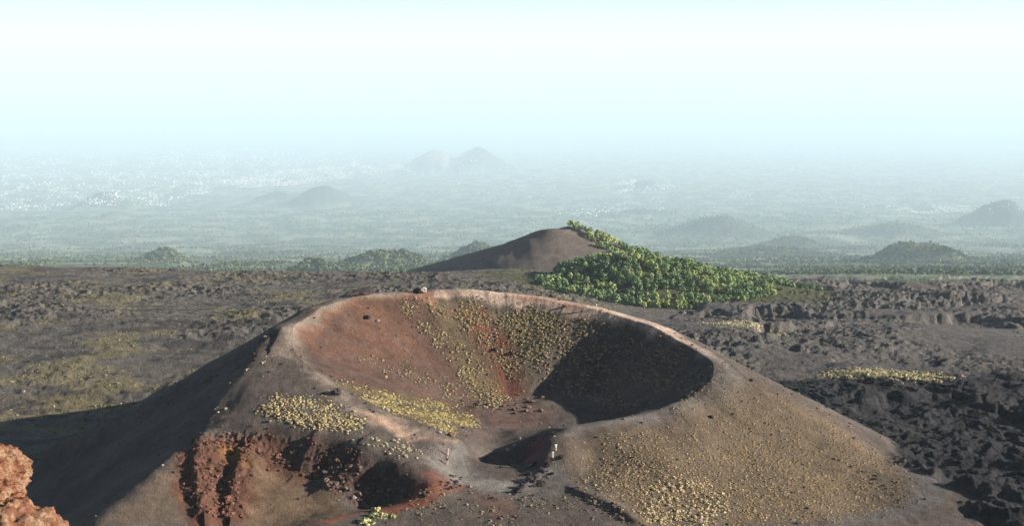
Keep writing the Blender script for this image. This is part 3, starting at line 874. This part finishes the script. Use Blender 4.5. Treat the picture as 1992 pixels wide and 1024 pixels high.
for v in range(4):
    V, Fc = tree_trunk(6, np.random.RandomState(v)); tm = np_mesh('trunk', V, Fc, True); tm.materials.append(trunk_mat)
    cm = []
    for li, lm in enumerate(leafm):
        V, Fc = tree_crown(6, 230, .46, 50 + v); c = np_mesh('crown', V, Fc, False); c.materials.append(lm); cm.append(c)
    TR.append((tm, cm))
hue_noise = fbm(tx, ty, 22, 2, .6, 333)
TL = ['green leafy tree with a rounded crown in the wood behind the crater', 'yellow-green tree in a yellower patch of the wood behind the crater', 'dark green tree among paler ones in the wood behind the crater']
for n_i, i in enumerate(bigt):
    li = 1 if hue_noise[i] > .15 else (2 if hue_noise[i] < -.22 else 0)  # leaf hue follows a patchy noise field
    tm, cm = TR[n_i % 4]
    root = bpy.data.objects.new('broadleaf_tree', None); COL.objects.link(root); root.empty_display_size = 1
    root.location = (tx[i], ty[i], tz[i] - .1); s = th[i] / 6; root.scale = (s, s, s * (.9 + .25 * rs.rand())); root.rotation_euler = (0, 0, rs.rand() * 6.28)
    tag(root, TL[li], 'tree', ['green trees of the wood', 'yellow-green trees of the wood', 'dark trees of the wood'][li])
    for nm, me in (('trunk', tm), ('crown', cm[li])):
        o = bpy.data.objects.new(nm, me); COL.objects.link(o); o.parent = root
tp = [tree_crown(6, 80, .75, 80 + i) for i in range(4)]
cc = np.where(hue_noise[rest][:, None] > .15, np.array([[.30, .35, .12]]), np.array([[.18, .25, .10]])) * (.75 + .5 * rs.rand(len(rest), 1))
Vm, Fm, Cm = merge(tp, np.column_stack([tx, ty, tz])[rest], th[rest] / 6, rs, cc)
mat_wood = foliage_mat('woodland_foliage')
tag(link_mesh('hill_wood', np_mesh('hill_wood', Vm, Fm, False, Cm), mat_wood), 'dense broadleaf wood covering the hill behind the crater', 'wood', None, 'stuff')

# far woodland: rounded clumps of foliage on the slopes and small craters beyond the lava
n = 60000
th0 = R(-27) + R(54) * rs.rand(n); r0 = np.exp(np.log(2000) + (np.log(14000) - np.log(2000)) * rs.rand(n) ** .8)
x = r0 * np.sin(th0); y = r0 * np.cos(th0)
dn = sstep(-.05, .35, fbm(x, y * .7, 420, 4, .6, 620) + .18 * sstep(-500, 1200, x)) * .85 + .03
ok = rs.rand(n) < dn
x, y = x[ok], y[ok]; z = ground_at(x, y)
vis = seen(x, y, z + 8); x, y, z = x[vis], y[vis], z[vis]
s = (.8 + .8 * rs.rand(len(x))) * (.8 + y / 8000)
cc = np.where(rs.rand(len(x), 1) < .35, np.array([[.12, .135, .05]]), np.array([[.05, .075, .032]])) * (.7 + .6 * rs.rand(len(x), 1))
hx_ = []
for (hx, hy, hz, hr, cr) in hills:
    if hy > 11000: continue
    k_ = int(min(1500, 500 + 5000 * (hr / 300) ** 2)); aa = rs.rand(k_) * 6.283; rr_ = np.sqrt(rs.rand(k_)) * hr * 1.15
    qx = hx + rr_ * np.cos(aa); qy = hy + rr_ * np.sin(aa)
    o_k = rs.rand(k_) < sstep(-.55, .1, fbm(qx, qy, hr * .4, 3, .6, 640)) * (.9 if hy < 6000 else .5)
    hx_.append(np.column_stack([qx[o_k], qy[o_k]]))
hx_ = np.concatenate(hx_); hz_ = ground_at(hx_[:, 0], hx_[:, 1]); vv_ = seen(hx_[:, 0], hx_[:, 1], hz_ + 8)
hx_ = hx_[vv_]; x = np.concatenate([x, hx_[:, 0]]); y = np.concatenate([y, hx_[:, 1]]); z = np.concatenate([z, hz_[vv_]])
s = np.concatenate([s, (.9 + .9 * rs.rand(len(hx_))) * (.7 + hx_[:, 1] / 8000)])
cc = np.concatenate([cc, np.where(rs.rand(len(hx_), 1) < .5, np.array([[.15, .175, .07]]), np.array([[.07, .10, .05]])) * (.7 + .6 * rs.rand(len(hx_), 1))])
bp_ = [tree_crown(6, 9, 1.9, 180 + i) for i in range(5)]
Vm, Fm, Cm = merge(bp_, np.column_stack([x, y, z - 1.5]), s, rs, cc)
tag(link_mesh('far_woodland', np_mesh('far_woodland', Vm, Fm, False, Cm), mat_wood), 'scattered woodland on the hazy lower slopes', 'woodland', None, 'stuff')
print('far trees', len(x))

# ------------------------------------------------------------------ houses and towns on the plain
wall_white = plain_mat('house_wall', (.78, .76, .72)); wall_sand = plain_mat('house_wall_sand', (.72, .58, .46)); roof_red = plain_mat('roof_tiles', (.42, .20, .13))
def house_proto(w, d, h, gable):
    x, y = w / 2, d / 2; rz = h + gable
    V = [(-x,-y,-6),(x,-y,-6),(x,y,-6),(-x,y,-6),(-x,-y,h),(x,-y,h),(x,y,h),(-x,y,h),(-x,0,rz),(x,0,rz)]
    walls = [(0,1,5,4),(1,2,6,5),(2,3,7,6),(3,0,4,7)]; roof = [(4,5,9,8),(6,7,8,9)]; tri = [(5,6,9),(7,4,8)]
    return V, walls, roof, tri
def house_mesh(w, d, h, g, wm):
    V, wl, rf, tri = house_proto(w, d, h, g); me = bpy.data.meshes.new('house')
    me.from_pydata(V, [], wl + rf + tri); me.materials.append(wm); me.materials.append(roof_red)
    for i, p in enumerate(me.polygons): p.material_index = 1 if 4 <= i < 6 and g > 2 else 0
    return me
TOWNS = [ # polygon px, count, colour mix, label
 ([(0,285),(120,272),(330,280),(330,400),(0,410)], 2600, 0.1, 'small white house of the hazy town on the far left plain'),
 ([(330,290),(520,285),(700,300),(700,325),(480,360),(330,390)], 2200, 0.15, 'small white house of the town on the plain left of the twin-peaked hill'),
 ([(430,352),(540,330),(780,318),(800,330),(700,345),(560,362),(470,366)], 1900, .7, 'pale pinkish house of the dense town strip at the foot of the twin-peaked hill'),
 ([(1168,362),(1200,348),(1240,350),(1230,372),(1190,376)], 220, .0, 'white house of the small bright village in the middle of the plain'),
 ([(1290,350),(1330,362),(1300,370),(1240,378),(1240,372)], 120, .0, 'white house at the right end of the bright village in mid plain'),
 ([(1715,402),(1790,396),(1890,400),(1890,410),(1800,417),(1745,410)], 420, .35, 'cream house of the village beside the dark cone at the right edge'),
 ([(1720,347),(1740,345),(1745,352),(1722,354)], 26, .0, 'bright white building alone on the plain at right'),
 ([(700,300),(1400,290),(1992,300),(1992,420),(1500,400),(1100,420),(700,350)], 1500, .1, 'isolated pale house on the green plain'),
 ([(50,402),(75,402),(75,410),(50,410)], 6, 0, 'white building by itself on the left plain'),
 ([(1110,408),(1200,404),(1205,420),(1120,425)], 60, .1, 'pale shed of the farm buildings beyond the bare brown cone'),
]
hp = []; hc = []; hg = []
for k, (pts, n, mix, lab) in enumerate(TOWNS):
    P = np.array(pts, float); lo = P.min(0); hi = P.max(0)
    q = lo + (hi - lo) * rs.rand(n * 4, 2); q = q[in_poly(q[:, 0], q[:, 1], P)]
    keep = rs.rand(len(q)) < np.clip(.5 + 1.6 * fbm(q[:, 0], q[:, 1] * 3.5, 45, 3, .6, 900 + k), .03, 1)
    q = q[keep][:n]; w = hit(q[:, 0], q[:, 1]); w[:, 2] = ground_at(w[:, 0], w[:, 1])
    m = w[:, 1] > 5000; w = w[m]
    s = (11 + 17 * rs.rand(len(w)) ** 2) * np.clip(w[:, 1] / 22000, .7, 1.8)
    hp.append(np.column_stack([w, s])); hg += [k] * len(w)
    hc.append(np.where(rs.rand(len(w), 1) < mix, np.array([[.74, .55, .42]]), np.array([[.80, .79, .76]])) * (.85 + .2 * rs.rand(len(w), 1)))
hp = np.concatenate(hp); hc = np.concatenate(hc); hg = np.array(hg)
pr = hp[:, 3] / hp[:, 1]; quota = [40, 40, 60, 30, 15, 60, 10, 20, 4, 20]
hb = np.concatenate([np.where(hg == k)[0][np.argsort(-pr[hg == k])[:quota[k]]] for k in range(len(TOWNS))])
hm = np.zeros(len(hp), bool); hm[hb] = True
def block(w, d, h):
    V, wl, rf, tri = house_proto(w, d, h, h * .35)
    return np.array(V) * np.array([1, 1, 1.0]), np.array(wl + rf + [(5, 6, 9, 9), (7, 4, 8, 8)])
bl = [block(1.0, .6, .45), block(.8, .7, .7), block(1.3, .5, .35)]
bl = [(V * np.array([1, 1, 1]), Fc[:6]) for V, Fc in bl]
for V, Fc in bl: V[:4, 2] = -.4
Vm, Fm, Cm = merge(bl, hp[~hm][:, :3], hp[~hm][:, 3], rs, hc[~hm])
mt = ground_mat('town_walls', [(.01, .95, 1.05)], None)
tag(link_mesh('distant_town', np_mesh('distant_town', Vm, Fm, False, Cm), mt), 'thousands of tiny pale houses fading into the haze of the plain', 'town', None, 'stuff')
hmesh = {}
for n_i, i in enumerate(hb):
    sand = hc[i, 2] < .5; key = (sand, n_i % 3)
    if key not in hmesh: hmesh[key] = house_mesh(*[(1, .6, .45, .2), (.8, .7, .6, .22), (1.3, .55, .35, .16)][n_i % 3], wall_sand if sand else wall_white)
    if (key, 'z') not in hmesh:
        for v in hmesh[key].vertices:
            if v.co.z < 0: v.co.z = -.4
        hmesh[(key, 'z')] = True
    o = bpy.data.objects.new('house', hmesh[key]); COL.objects.link(o); s = hp[i, 3] * 1.25
    o.location = hp[i, :3]; o.scale = (s, s, s); o.rotation_euler = (0, 0, rs.rand() * 6.28)
    tag(o, TOWNS[hg[i]][3], 'house', 'houses: ' + ['far left town', 'left town', 'dense strip', 'mid village', 'mid village right end', 'right village', 'lone right building', 'isolated houses', 'left buildings', 'farm sheds'][hg[i]])

# ------------------------------------------------------------------ rocks
def rock_mesh(name, seed, mat, sub=3, flat=.7, rough=.35, fine=.08, size=(1, 1, 1)):
    bm = bmesh.new(); bmesh.ops.create_icosphere(bm, subdivisions=sub, radius=.5)
    off = Vector((seed * 7.31, seed * 3.17, seed * 1.9))
    for v in bm.verts:
        p = v.co.normalized(); n = mnoise.fractal(p * 1.3 + off, .9, 2.0, 3) * rough + mnoise.fractal(p * 5 + off, .6, 2.2, 4) * fine
        cell = mnoise.cell(p * 1.6 + off) * .08
        q = p * (.5 + n * .5 + cell); v.co = Vector((q.x * size[0], q.y * size[1], q.z * flat * size[2]))
    me = bpy.data.meshes.new(name); bm.to_mesh(me); bm.free(); me.materials.append(mat)
    me.polygons.foreach_set('use_smooth', np.full(len(me.polygons), sub > 4))
    return me
rock_dark = plain_mat('dark_rock', (.045, .034, .032), ((1.5, .6, 1.4), (8, .7, 1.3)), (6, .15, .8))
rock_brown = plain_mat('brown_rock', (.13, .085, .065), ((1.5, .6, 1.4), (8, .7, 1.3)), (6, .15, .8))
rock_pale = plain_mat('pale_rock', (.30, .27, .24), ((1.5, .7, 1.3),), (6, .15, .8))
rock_red = plain_mat('red_rock', (.17, .07, .048), ((1.5, .6, 1.4), (8, .7, 1.3)), (6, .15, .8))
def put_rock(px, py, size, mat, label, seed, flat=.7, sx=1.0, group=None, name='boulder', sink=.12):
    p = hit([px], [py])[0]; me = rock_mesh(name, seed, mat, 3, flat, size=(sx, 1, 1))
    o = bpy.data.objects.new(name, me); COL.objects.link(o); s = size
    o.location = (p[0], p[1], ground_at(p[0], p[1])[0] + s * flat * (.5 - sink)); o.scale = (s, s, s); o.rotation_euler = (0, 0, seed * .9)
    tag(o, label, 'rock', group); return o
put_rock(654, 768, 2.0, rock_dark, 'dark boulder lying on the red path of the near left rim', 3, .75)
put_rock(812, 569, 2.0, rock_dark, 'dark boulder on the far rim at left of the pale one', 5, .7)
put_rock(822, 569, 2.2, rock_pale, 'pale boulder on the crest of the far rim', 6, .8)
put_rock(706, 573, 4.6, rock_dark, 'low black rock outcrop on the far left rim', 8, .38, 1.9)
put_rock(1092, 893, 1.1, rock_dark, 'dark rock just right of the two people beside the shaded hollow', 9)
put_rock(1384, 814, .9, rock_dark, 'single black rock on the smooth grey slope under the right rim', 10)
put_rock(497, 702, 1.0, rock_dark, 'dark rock on the upper left shoulder of the cone', 11, .5, 1.5)
put_rock(877, 850, 1.5, rock_brown, 'brown rock on the near rim saddle at the end of the red path', 12, .6)
put_rock(855, 843, .9, rock_pale, 'small pale rock on the near rim by the yellow shrubs', 13, .6)
put_rock(1100, 598, 1.0, rock_brown, 'brown rock on the pale path of the far right rim', 14, .6)
put_rock(1462, 742, 1.0, rock_dark, 'dark rock at the top of the right flank near its skyline', 15, .6)
put_rock(716, 620, 1.7, rock_dark, 'dark jagged rock in the upper left inner wall', 16, .5, 1.4)
put_rock(735, 626, 1.0, rock_pale, 'pale rock next to the dark jagged one in the upper left inner wall', 17, .6)
put_rock(997, 690, 1.3, rock_dark, 'dark rock below the red patch on the inner wall', 18, .6)
put_rock(965, 682, 1.4, rock_dark, 'dark rock at the foot of the red patch on the inner wall', 19, .5, 1.3)
put_rock(988, 878, 1.0, rock_pale, 'larger pale rock in the shaded hollow', 20, .7)
put_rock(1001, 869, .8, rock_pale, 'smaller pale rock at the back of the shaded hollow', 21, .7)
put_rock(688, 972, 1.0, rock_pale, 'pale rock at the dark bottom of the small pit', 22, .7)
put_rock(702, 976, .8, rock_pale, 'small pale rock beside the larger one at the pit bottom', 23, .7)
RG_ = [ # region, n, size range, material, label
 ([(1005,768),(1060,772),(1062,806),(940,806),(900,790)], 34, .4, 1.3, rock_brown, 'brown rock strewn over the crater floor by the shadow edge', 'rocks on the crater floor'),
 ([(1000,960),(1030,900),(1070,895),(1080,930),(1030,975)], 44, .35, 1.1, rock_dark, 'black rock scattered on the small ridge in front of the hollow', 'black rocks in front of the hollow'),
 ([(850,925),(900,925),(890,955),(860,955)], 26, .3, .8, rock_dark, 'dark grey rock in the rubble patch at the right end of the small pit', 'rubble by the small pit'),
 ([(590,900),(700,900),(790,945),(740,970),(640,955)], 60, .3, 1.0, rock_brown, 'brown rock on the broken back wall of the small pit', 'rocks on the pit wall'),
 ([(345,900),(440,930),(480,1015),(370,1020)], 60, .3, 1.0, rock_red, 'reddish rock among the spines at the left of the small pit', 'rocks among the pit spines'),
 ([(1110,948),(1160,958),(1240,1010),(1215,1015),(1130,970)], 26, .4, .9, rock_brown, 'brown rock in the line running down at the bottom centre', 'rocks in a line at bottom centre'),
]
variants = {}
for k, (pts, n, a, b, mat, lab, grp) in enumerate(RG_):
    P = wpoly(pts); lo, hi = P.min(0), P.max(0); q = lo + (hi - lo) * rs.rand(n * 6, 2); q = q[in_poly(q[:, 0], q[:, 1], P)][:n]
    vs = [rock_mesh('rock', 40 + k * 5 + j, mat, 2, .7, .5, .15) for j in range(3)]
    for j, (xx, yy) in enumerate(q):
        s = a + (b - a) * rs.rand() ** 2; o = bpy.data.objects.new('rock', vs[j % 3]); COL.objects.link(o)
        o.location = (xx, yy, ground_at(xx, yy)[0] + s * .18); o.scale = (s * (1 + rs.rand() * .5), s, s); o.rotation_euler = (rs.rand() * .5, rs.rand() * .5, rs.rand() * 6.28)
        tag(o, lab, 'rock', grp)

rp_ = []
for j in range(5):
    rm = rock_mesh('tmp', 90 + j, rock_red, 2, .75, .55, .18); vv = np.zeros(len(rm.vertices) * 3); rm.vertices.foreach_get('co', vv)
    ff = np.zeros(len(rm.polygons) * 3, dtype=np.int32); rm.polygons.foreach_get('vertices', ff); rp_.append((vv.reshape(-1, 3), ff.reshape(-1, 3))); bpy.data.meshes.remove(rm)
P = pit_poly; lo, hi = P.min(0), P.max(0); q = lo + (hi - lo) * rs.rand(9000, 2)
dens_ = sstep(.5, 1, poly_soft(q[:, 0], q[:, 1], P, 2.4)) * sstep(-.35, .25, fbm(q[:, 0], q[:, 1], 5, 3, .6, 951))
q = q[rs.rand(len(q)) < dens_ * .75]; sz = .12 + .72 * rs.rand(len(q)) ** 3
pc = hit([500, 700, 420], [900, 900, 950])
redn = sstep(-22, -42, q[:, 0])[:, None]
cc = (np.array([[.13, .085, .07]]) * (1 - redn) + np.array([[.135, .066, .046]]) * redn) * (.45 + .9 * rs.rand(len(q), 1))
Vm, Fm, Cm = merge(rp_, np.column_stack([q, ground_at(q[:, 0], q[:, 1]) + sz * .12]), sz, rs, cc)
tag(link_mesh('scoria_rubble', np_mesh('scoria_rubble', Vm, Fm, False, Cm), ground_mat('rubble', [(2, .7, 1.3), (9, .7, 1.3)], (8, .1, .7))), 'reddish brown scoria rubble covering the walls of the small pit', 'rubble', None, 'stuff')
q = np.column_stack([-110 + 220 * rs.rand(4200), 170 + 150 * rs.rand(4200)]); hgt = ground_at(q[:, 0], q[:, 1]); cl = np.interp(q[:, 1], GY, GZ) + 2 < hgt
q = q[cl]; sz = .07 + .3 * rs.rand(len(q)) ** 5 * 2
cc = np.where(rs.rand(len(q), 1) < .6, np.array([[.05, .042, .04]]), np.array([[.19, .15, .12]])) * (.7 + .6 * rs.rand(len(q), 1))
Vm, Fm, Cm = merge(rp_, np.column_stack([q, ground_at(q[:, 0], q[:, 1]) + sz * .2]), sz, rs, cc)
tag(link_mesh('loose_stones', np_mesh('loose_stones', Vm, Fm, False, Cm), bpy.data.materials['rubble']), 'loose stones and lapilli scattered over the ash slopes', 'stones', None, 'stuff')

# foreground: pitted orange boulder on a ledge of the same rock
def cinder_mat():
    m, t, b = new_mat('orange_scoria', .95, .1)
    g = N(t, 'ShaderNodeNewGeometry')
    n1 = N(t, 'ShaderNodeTexNoise'); n1.inputs['Scale'].default_value = 7; n1.inputs['Detail'].default_value = 8; n1.inputs['Roughness'].default_value = .7
    t.links.new(g.outputs['Position'], n1.inputs['Vector'])
    cr = N(t, 'ShaderNodeValToRGB'); e = cr.color_ramp.elements
    e[0].position = .30; e[0].color = (.07, .022, .014, 1); e[1].position = .72; e[1].color = (.38, .28, .175, 1)
    e2 = e.new(.46); e2.color = (.22, .10, .058, 1); e3 = e.new(.58); e3.color = (.30, .185, .115, 1)
    t.links.new(n1.outputs['Fac'], cr.inputs[0]); t.links.new(varied(t, cr.outputs[0], ((45, .7, 1.25),)), b.inputs['Base Color'])
    add_bump(t, b, 38, .03, 1.0, 8)
    return m
mc = cinder_mat()
def big_rock(name, c, size, seed, label, sub=7, wall=.10):
    bm = bmesh.new(); bmesh.ops.create_icosphere(bm, subdivisions=sub, radius=1.0); off = Vector((seed * 5.1, seed * 2.3, seed))
    for v in bm.verts:
        p = v.co.normalized()
        n = mnoise.fractal(p * 1.1 + off, .9, 2, 3) * .16 + mnoise.fractal(p * 4.5 + off, .7, 2.1, 4) * wall
        w = p * 7 + off * 2; w += mnoise.noise_vector(w * .7) * .6
        f = mnoise.voronoi(w)[0]; n -= max(0, .38 - f[0]) * .16
        f2 = mnoise.voronoi(w * 2.7)[0]; n -= max(0, .35 - f2[0]) * .08
        q = p * (1 + n); v.co = Vector((q.x * size[0], q.y * size[1], q.z * size[2]))
    me = bpy.data.meshes.new(name); bm.to_mesh(me); bm.free(); me.materials.append(mc); me.polygons.foreach_set('use_smooth', np.full(len(me.polygons), True))
    o = bpy.data.objects.new(name, me); COL.objects.link(o); o.location = c; return tag(o, label, 'rock')
c = at(-48, 932, 7.6); big_rock('boulder', c, (.40, .34, .255), 2, 'pitted orange boulder perched at the lower left edge, close to the camera')
c = at(-20, 1150, 7.3); big_rock('rock_ledge', c, (.72, .60, .60), 5, 'rough yellow-orange rock ledge in the bottom left corner under the orange boulder')

# ------------------------------------------------------------------ people
def skin_mesh(name, pts, edges, radii, mat, sub=2, root=0):
    me = bpy.data.meshes.new(name); me.from_pydata(pts, edges, []); o = bpy.data.objects.new(name, me); COL.objects.link(o)
    md = o.modifiers.new('skin', 'SKIN'); md.use_smooth_shade = True
    if not me.skin_vertices: 
        with bpy.context.temp_override(object=o, active_object=o): bpy.ops.mesh.customdata_skin_add()
    for i, r in enumerate(radii): me.skin_vertices[0].data[i].radius = (r, r) if not isinstance(r, tuple) else r
    me.skin_vertices[0].data[root].use_root = True
    s = o.modifiers.new('sub', 'SUBSURF'); s.levels = sub; s.render_levels = sub
    dg = bpy.context.evaluated_depsgraph_get(); dg.update(); ev = o.evaluated_get(dg)
    out = bpy.data.meshes.new_from_object(ev); out.name = name; bpy.data.objects.remove(o); bpy.data.meshes.remove(me)
    out.materials.clear(); out.materials.append(mat); return out
skin_m = plain_mat('skin', (.48, .28, .19), (), None, .6)
def person(px, py, face, shirt_c, legs_c, hair_c, label, swing=.16, arm=.15, pack=None, hat=None, hscale=1.0):
    p = hit([px], [py])[0]; root = bpy.data.objects.new('person', None); COL.objects.link(root)
    root.location = (p[0], p[1], ground_at(p[0], p[1])[0]); root.rotation_euler = (0, 0, face); root.scale = (hscale,) * 3
    tag(root, label, 'person')
    P = [(0,0,.95),(0,0,1.12),(0,.01,1.33),(0,.01,1.47),(0,.03,1.56),(0,.035,1.64),(0,.02,1.71),(0,.13,1.615)]
    E = [(0,1),(1,2),(2,3),(3,4),(4,5),(5,6),(5,7)]; Rr = [.13,.12,(.15,.11),.055,.07,.085,.065,.014]
    for sx in (-1, 1):
        b = len(P); a = arm * sx; l = swing * -sx
        P += [(sx*.17,0,1.40),(sx*.24,-a*.3,1.13),(sx*.25,a*.6+.05,.91),(sx*.25,a*.6+.08,.84)]
        E += [(2,b),(b,b+1),(b+1,b+2),(b+2,b+3)]; Rr += [.055,.042,.028,.034]
        for f in range(4):
            q = len(P); fx = sx*(.25) ; fy = a*.6 + .055 + f*.018
            ln = [.055,.07,.075,.06][f]
            P += [(fx, fy, .80),(fx - sx*.012, fy + .01, .80 - ln)]; E += [(b+3,q),(q,q+1)]; Rr += [.009,.007]
        q = len(P); P += [(sx*.25 - sx*.02, a*.6+.12, .83),(sx*.25 - sx*.03, a*.6+.135, .79)]; E += [(b+3,q),(q,q+1)]; Rr += [.011,.008]
        h = len(P); P += [(sx*.09,0,.88),(sx*.10,l*.8+.03,.50),(sx*.10,l*1.2-.02,.09),(sx*.11,l*1.2+.13,.04)]
        E += [(0,h),(h,h+1),(h+1,h+2),(h+2,h+3)]; Rr += [.09,.058,.04,.035]
        q = len(P); P += [(sx*.088,.03,1.63)]; E += [(5,q)]; Rr += [.018]
    def part(nm, me): o = bpy.data.objects.new(nm, me); COL.objects.link(o); o.parent = root; return o
    part('body', skin_mesh('body', P, E, Rr, skin_m))
    T = [(0,0,.93),(0,0,1.12),(0,.01,1.34),(0,.01,1.44)]; TE = [(0,1),(1,2),(2,3)]; TR_ = [.155,.145,(.175,.135),.08]
    for sx in (-1, 1):
        b = len(T); a = arm * sx; T += [(sx*.17,0,1.40),(sx*.235,-a*.3,1.15)]; TE += [(2,b),(b,b+1)]; TR_ += [.072,.062]
    part('shirt', skin_mesh('shirt', T, TE, TR_, plain_mat('shirt_cloth', shirt_c)))
    L = [(0,0,.95)]; LE = []; LR = [(.15,.13)]
    for sx in (-1, 1):
        l = swing * -sx; b = len(L); L += [(sx*.09,0,.86),(sx*.10,l*.8+.03,.50),(sx*.10,l*1.2-.02,.12)]; LE += [(0,b),(b,b+1),(b+1,b+2)]; LR += [.105,.078,.065]
    part('trousers', skin_mesh('trousers', L, LE, LR, plain_mat('trouser_cloth', legs_c)))
    hp_ = [(0,.0,1.66),(0,-.01,1.71),(0,-.05,1.60)]
    part('hair' if not hat else 'hat', skin_mesh('hair', hp_, [(0,1),(0,2)], [.095,.075,.06], plain_mat('hair' if not hat else 'hat_cloth', hat or hair_c)))
    if pack: part('backpack', skin_mesh('backpack', [(0,-.20,1.02),(0,-.22,1.2),(0,-.20,1.38)], [(0,1),(1,2)], [.12,.15,.11], plain_mat('backpack_cloth', pack)))
    return root
person(871, 888, math.pi * .95, (.85,.78,.52), (.62,.55,.42), (.05,.03,.02), 'person in a cream shirt on the trail, farther of two left of the hollow', .16, .15)
person(870, 906, math.pi, (.06,.05,.06), (.50,.42,.36), (.05,.03,.02), 'person in dark clothes and a pinkish hat, nearest the small pit', .14, .12, (.04,.03,.04), (.72,.55,.52))
person(1081, 879, 0.3, (.88,.88,.86), (.70,.60,.42), (.06,.04,.03), 'person in a white shirt on the ridge right of the shaded hollow', .12, .12)
person(1075, 893, 0.1, (.82,.74,.58), (.74,.68,.58), (.06,.04,.03), 'person in a beige shirt, lower and nearer than the white-shirted one', .15, .14)
person(1160, 602, math.pi / 2, (.88,.86,.88), (.60,.48,.42), (.03,.02,.02), 'person in a white top standing alone on the far rim path', .1, .1)
person(1364, 1020, math.pi, (.85,.76,.70), (.80,.74,.70), (.35,.2,.15), 'person in pale clothes low on the right flank at the bottom edge', .08, .1, None, (.85,.7,.66))

# ------------------------------------------------------------------ haze
def make_haze():
    me = bpy.data.meshes.new('haze'); bm = bmesh.new()
    bmesh.ops.create_cube(bm, size=1.0)
    for v in bm.verts:
        v.co = Vector((v.co.x * 336000, v.co.y * 336000, 1100.0 if v.co.z > 0 else -4120.0))
    bm.to_mesh(me); bm.free()
    mt = bpy.data.materials.new('haze_air'); mt.use_nodes = True; nt = mt.node_tree; nt.nodes.clear()
    vol = nt.nodes.new('ShaderNodeVolumePrincipled')
    vol.inputs['Color'].default_value = (0.74, 0.912, 1.0, 1)
    vol.inputs['Density'].default_value = HAZE_DENSITY
    vol.inputs['Anisotropy'].default_value = 0.0
    out = nt.nodes.new('ShaderNodeOutputMaterial'); nt.links.new(vol.outputs[0], out.inputs['Volume'])
    o = link_mesh('haze', me, mt); tag(o, 'pale blue air over the plain', None, None, 'stuff')
HAZE_DENSITY = 5.6e-5
make_haze()
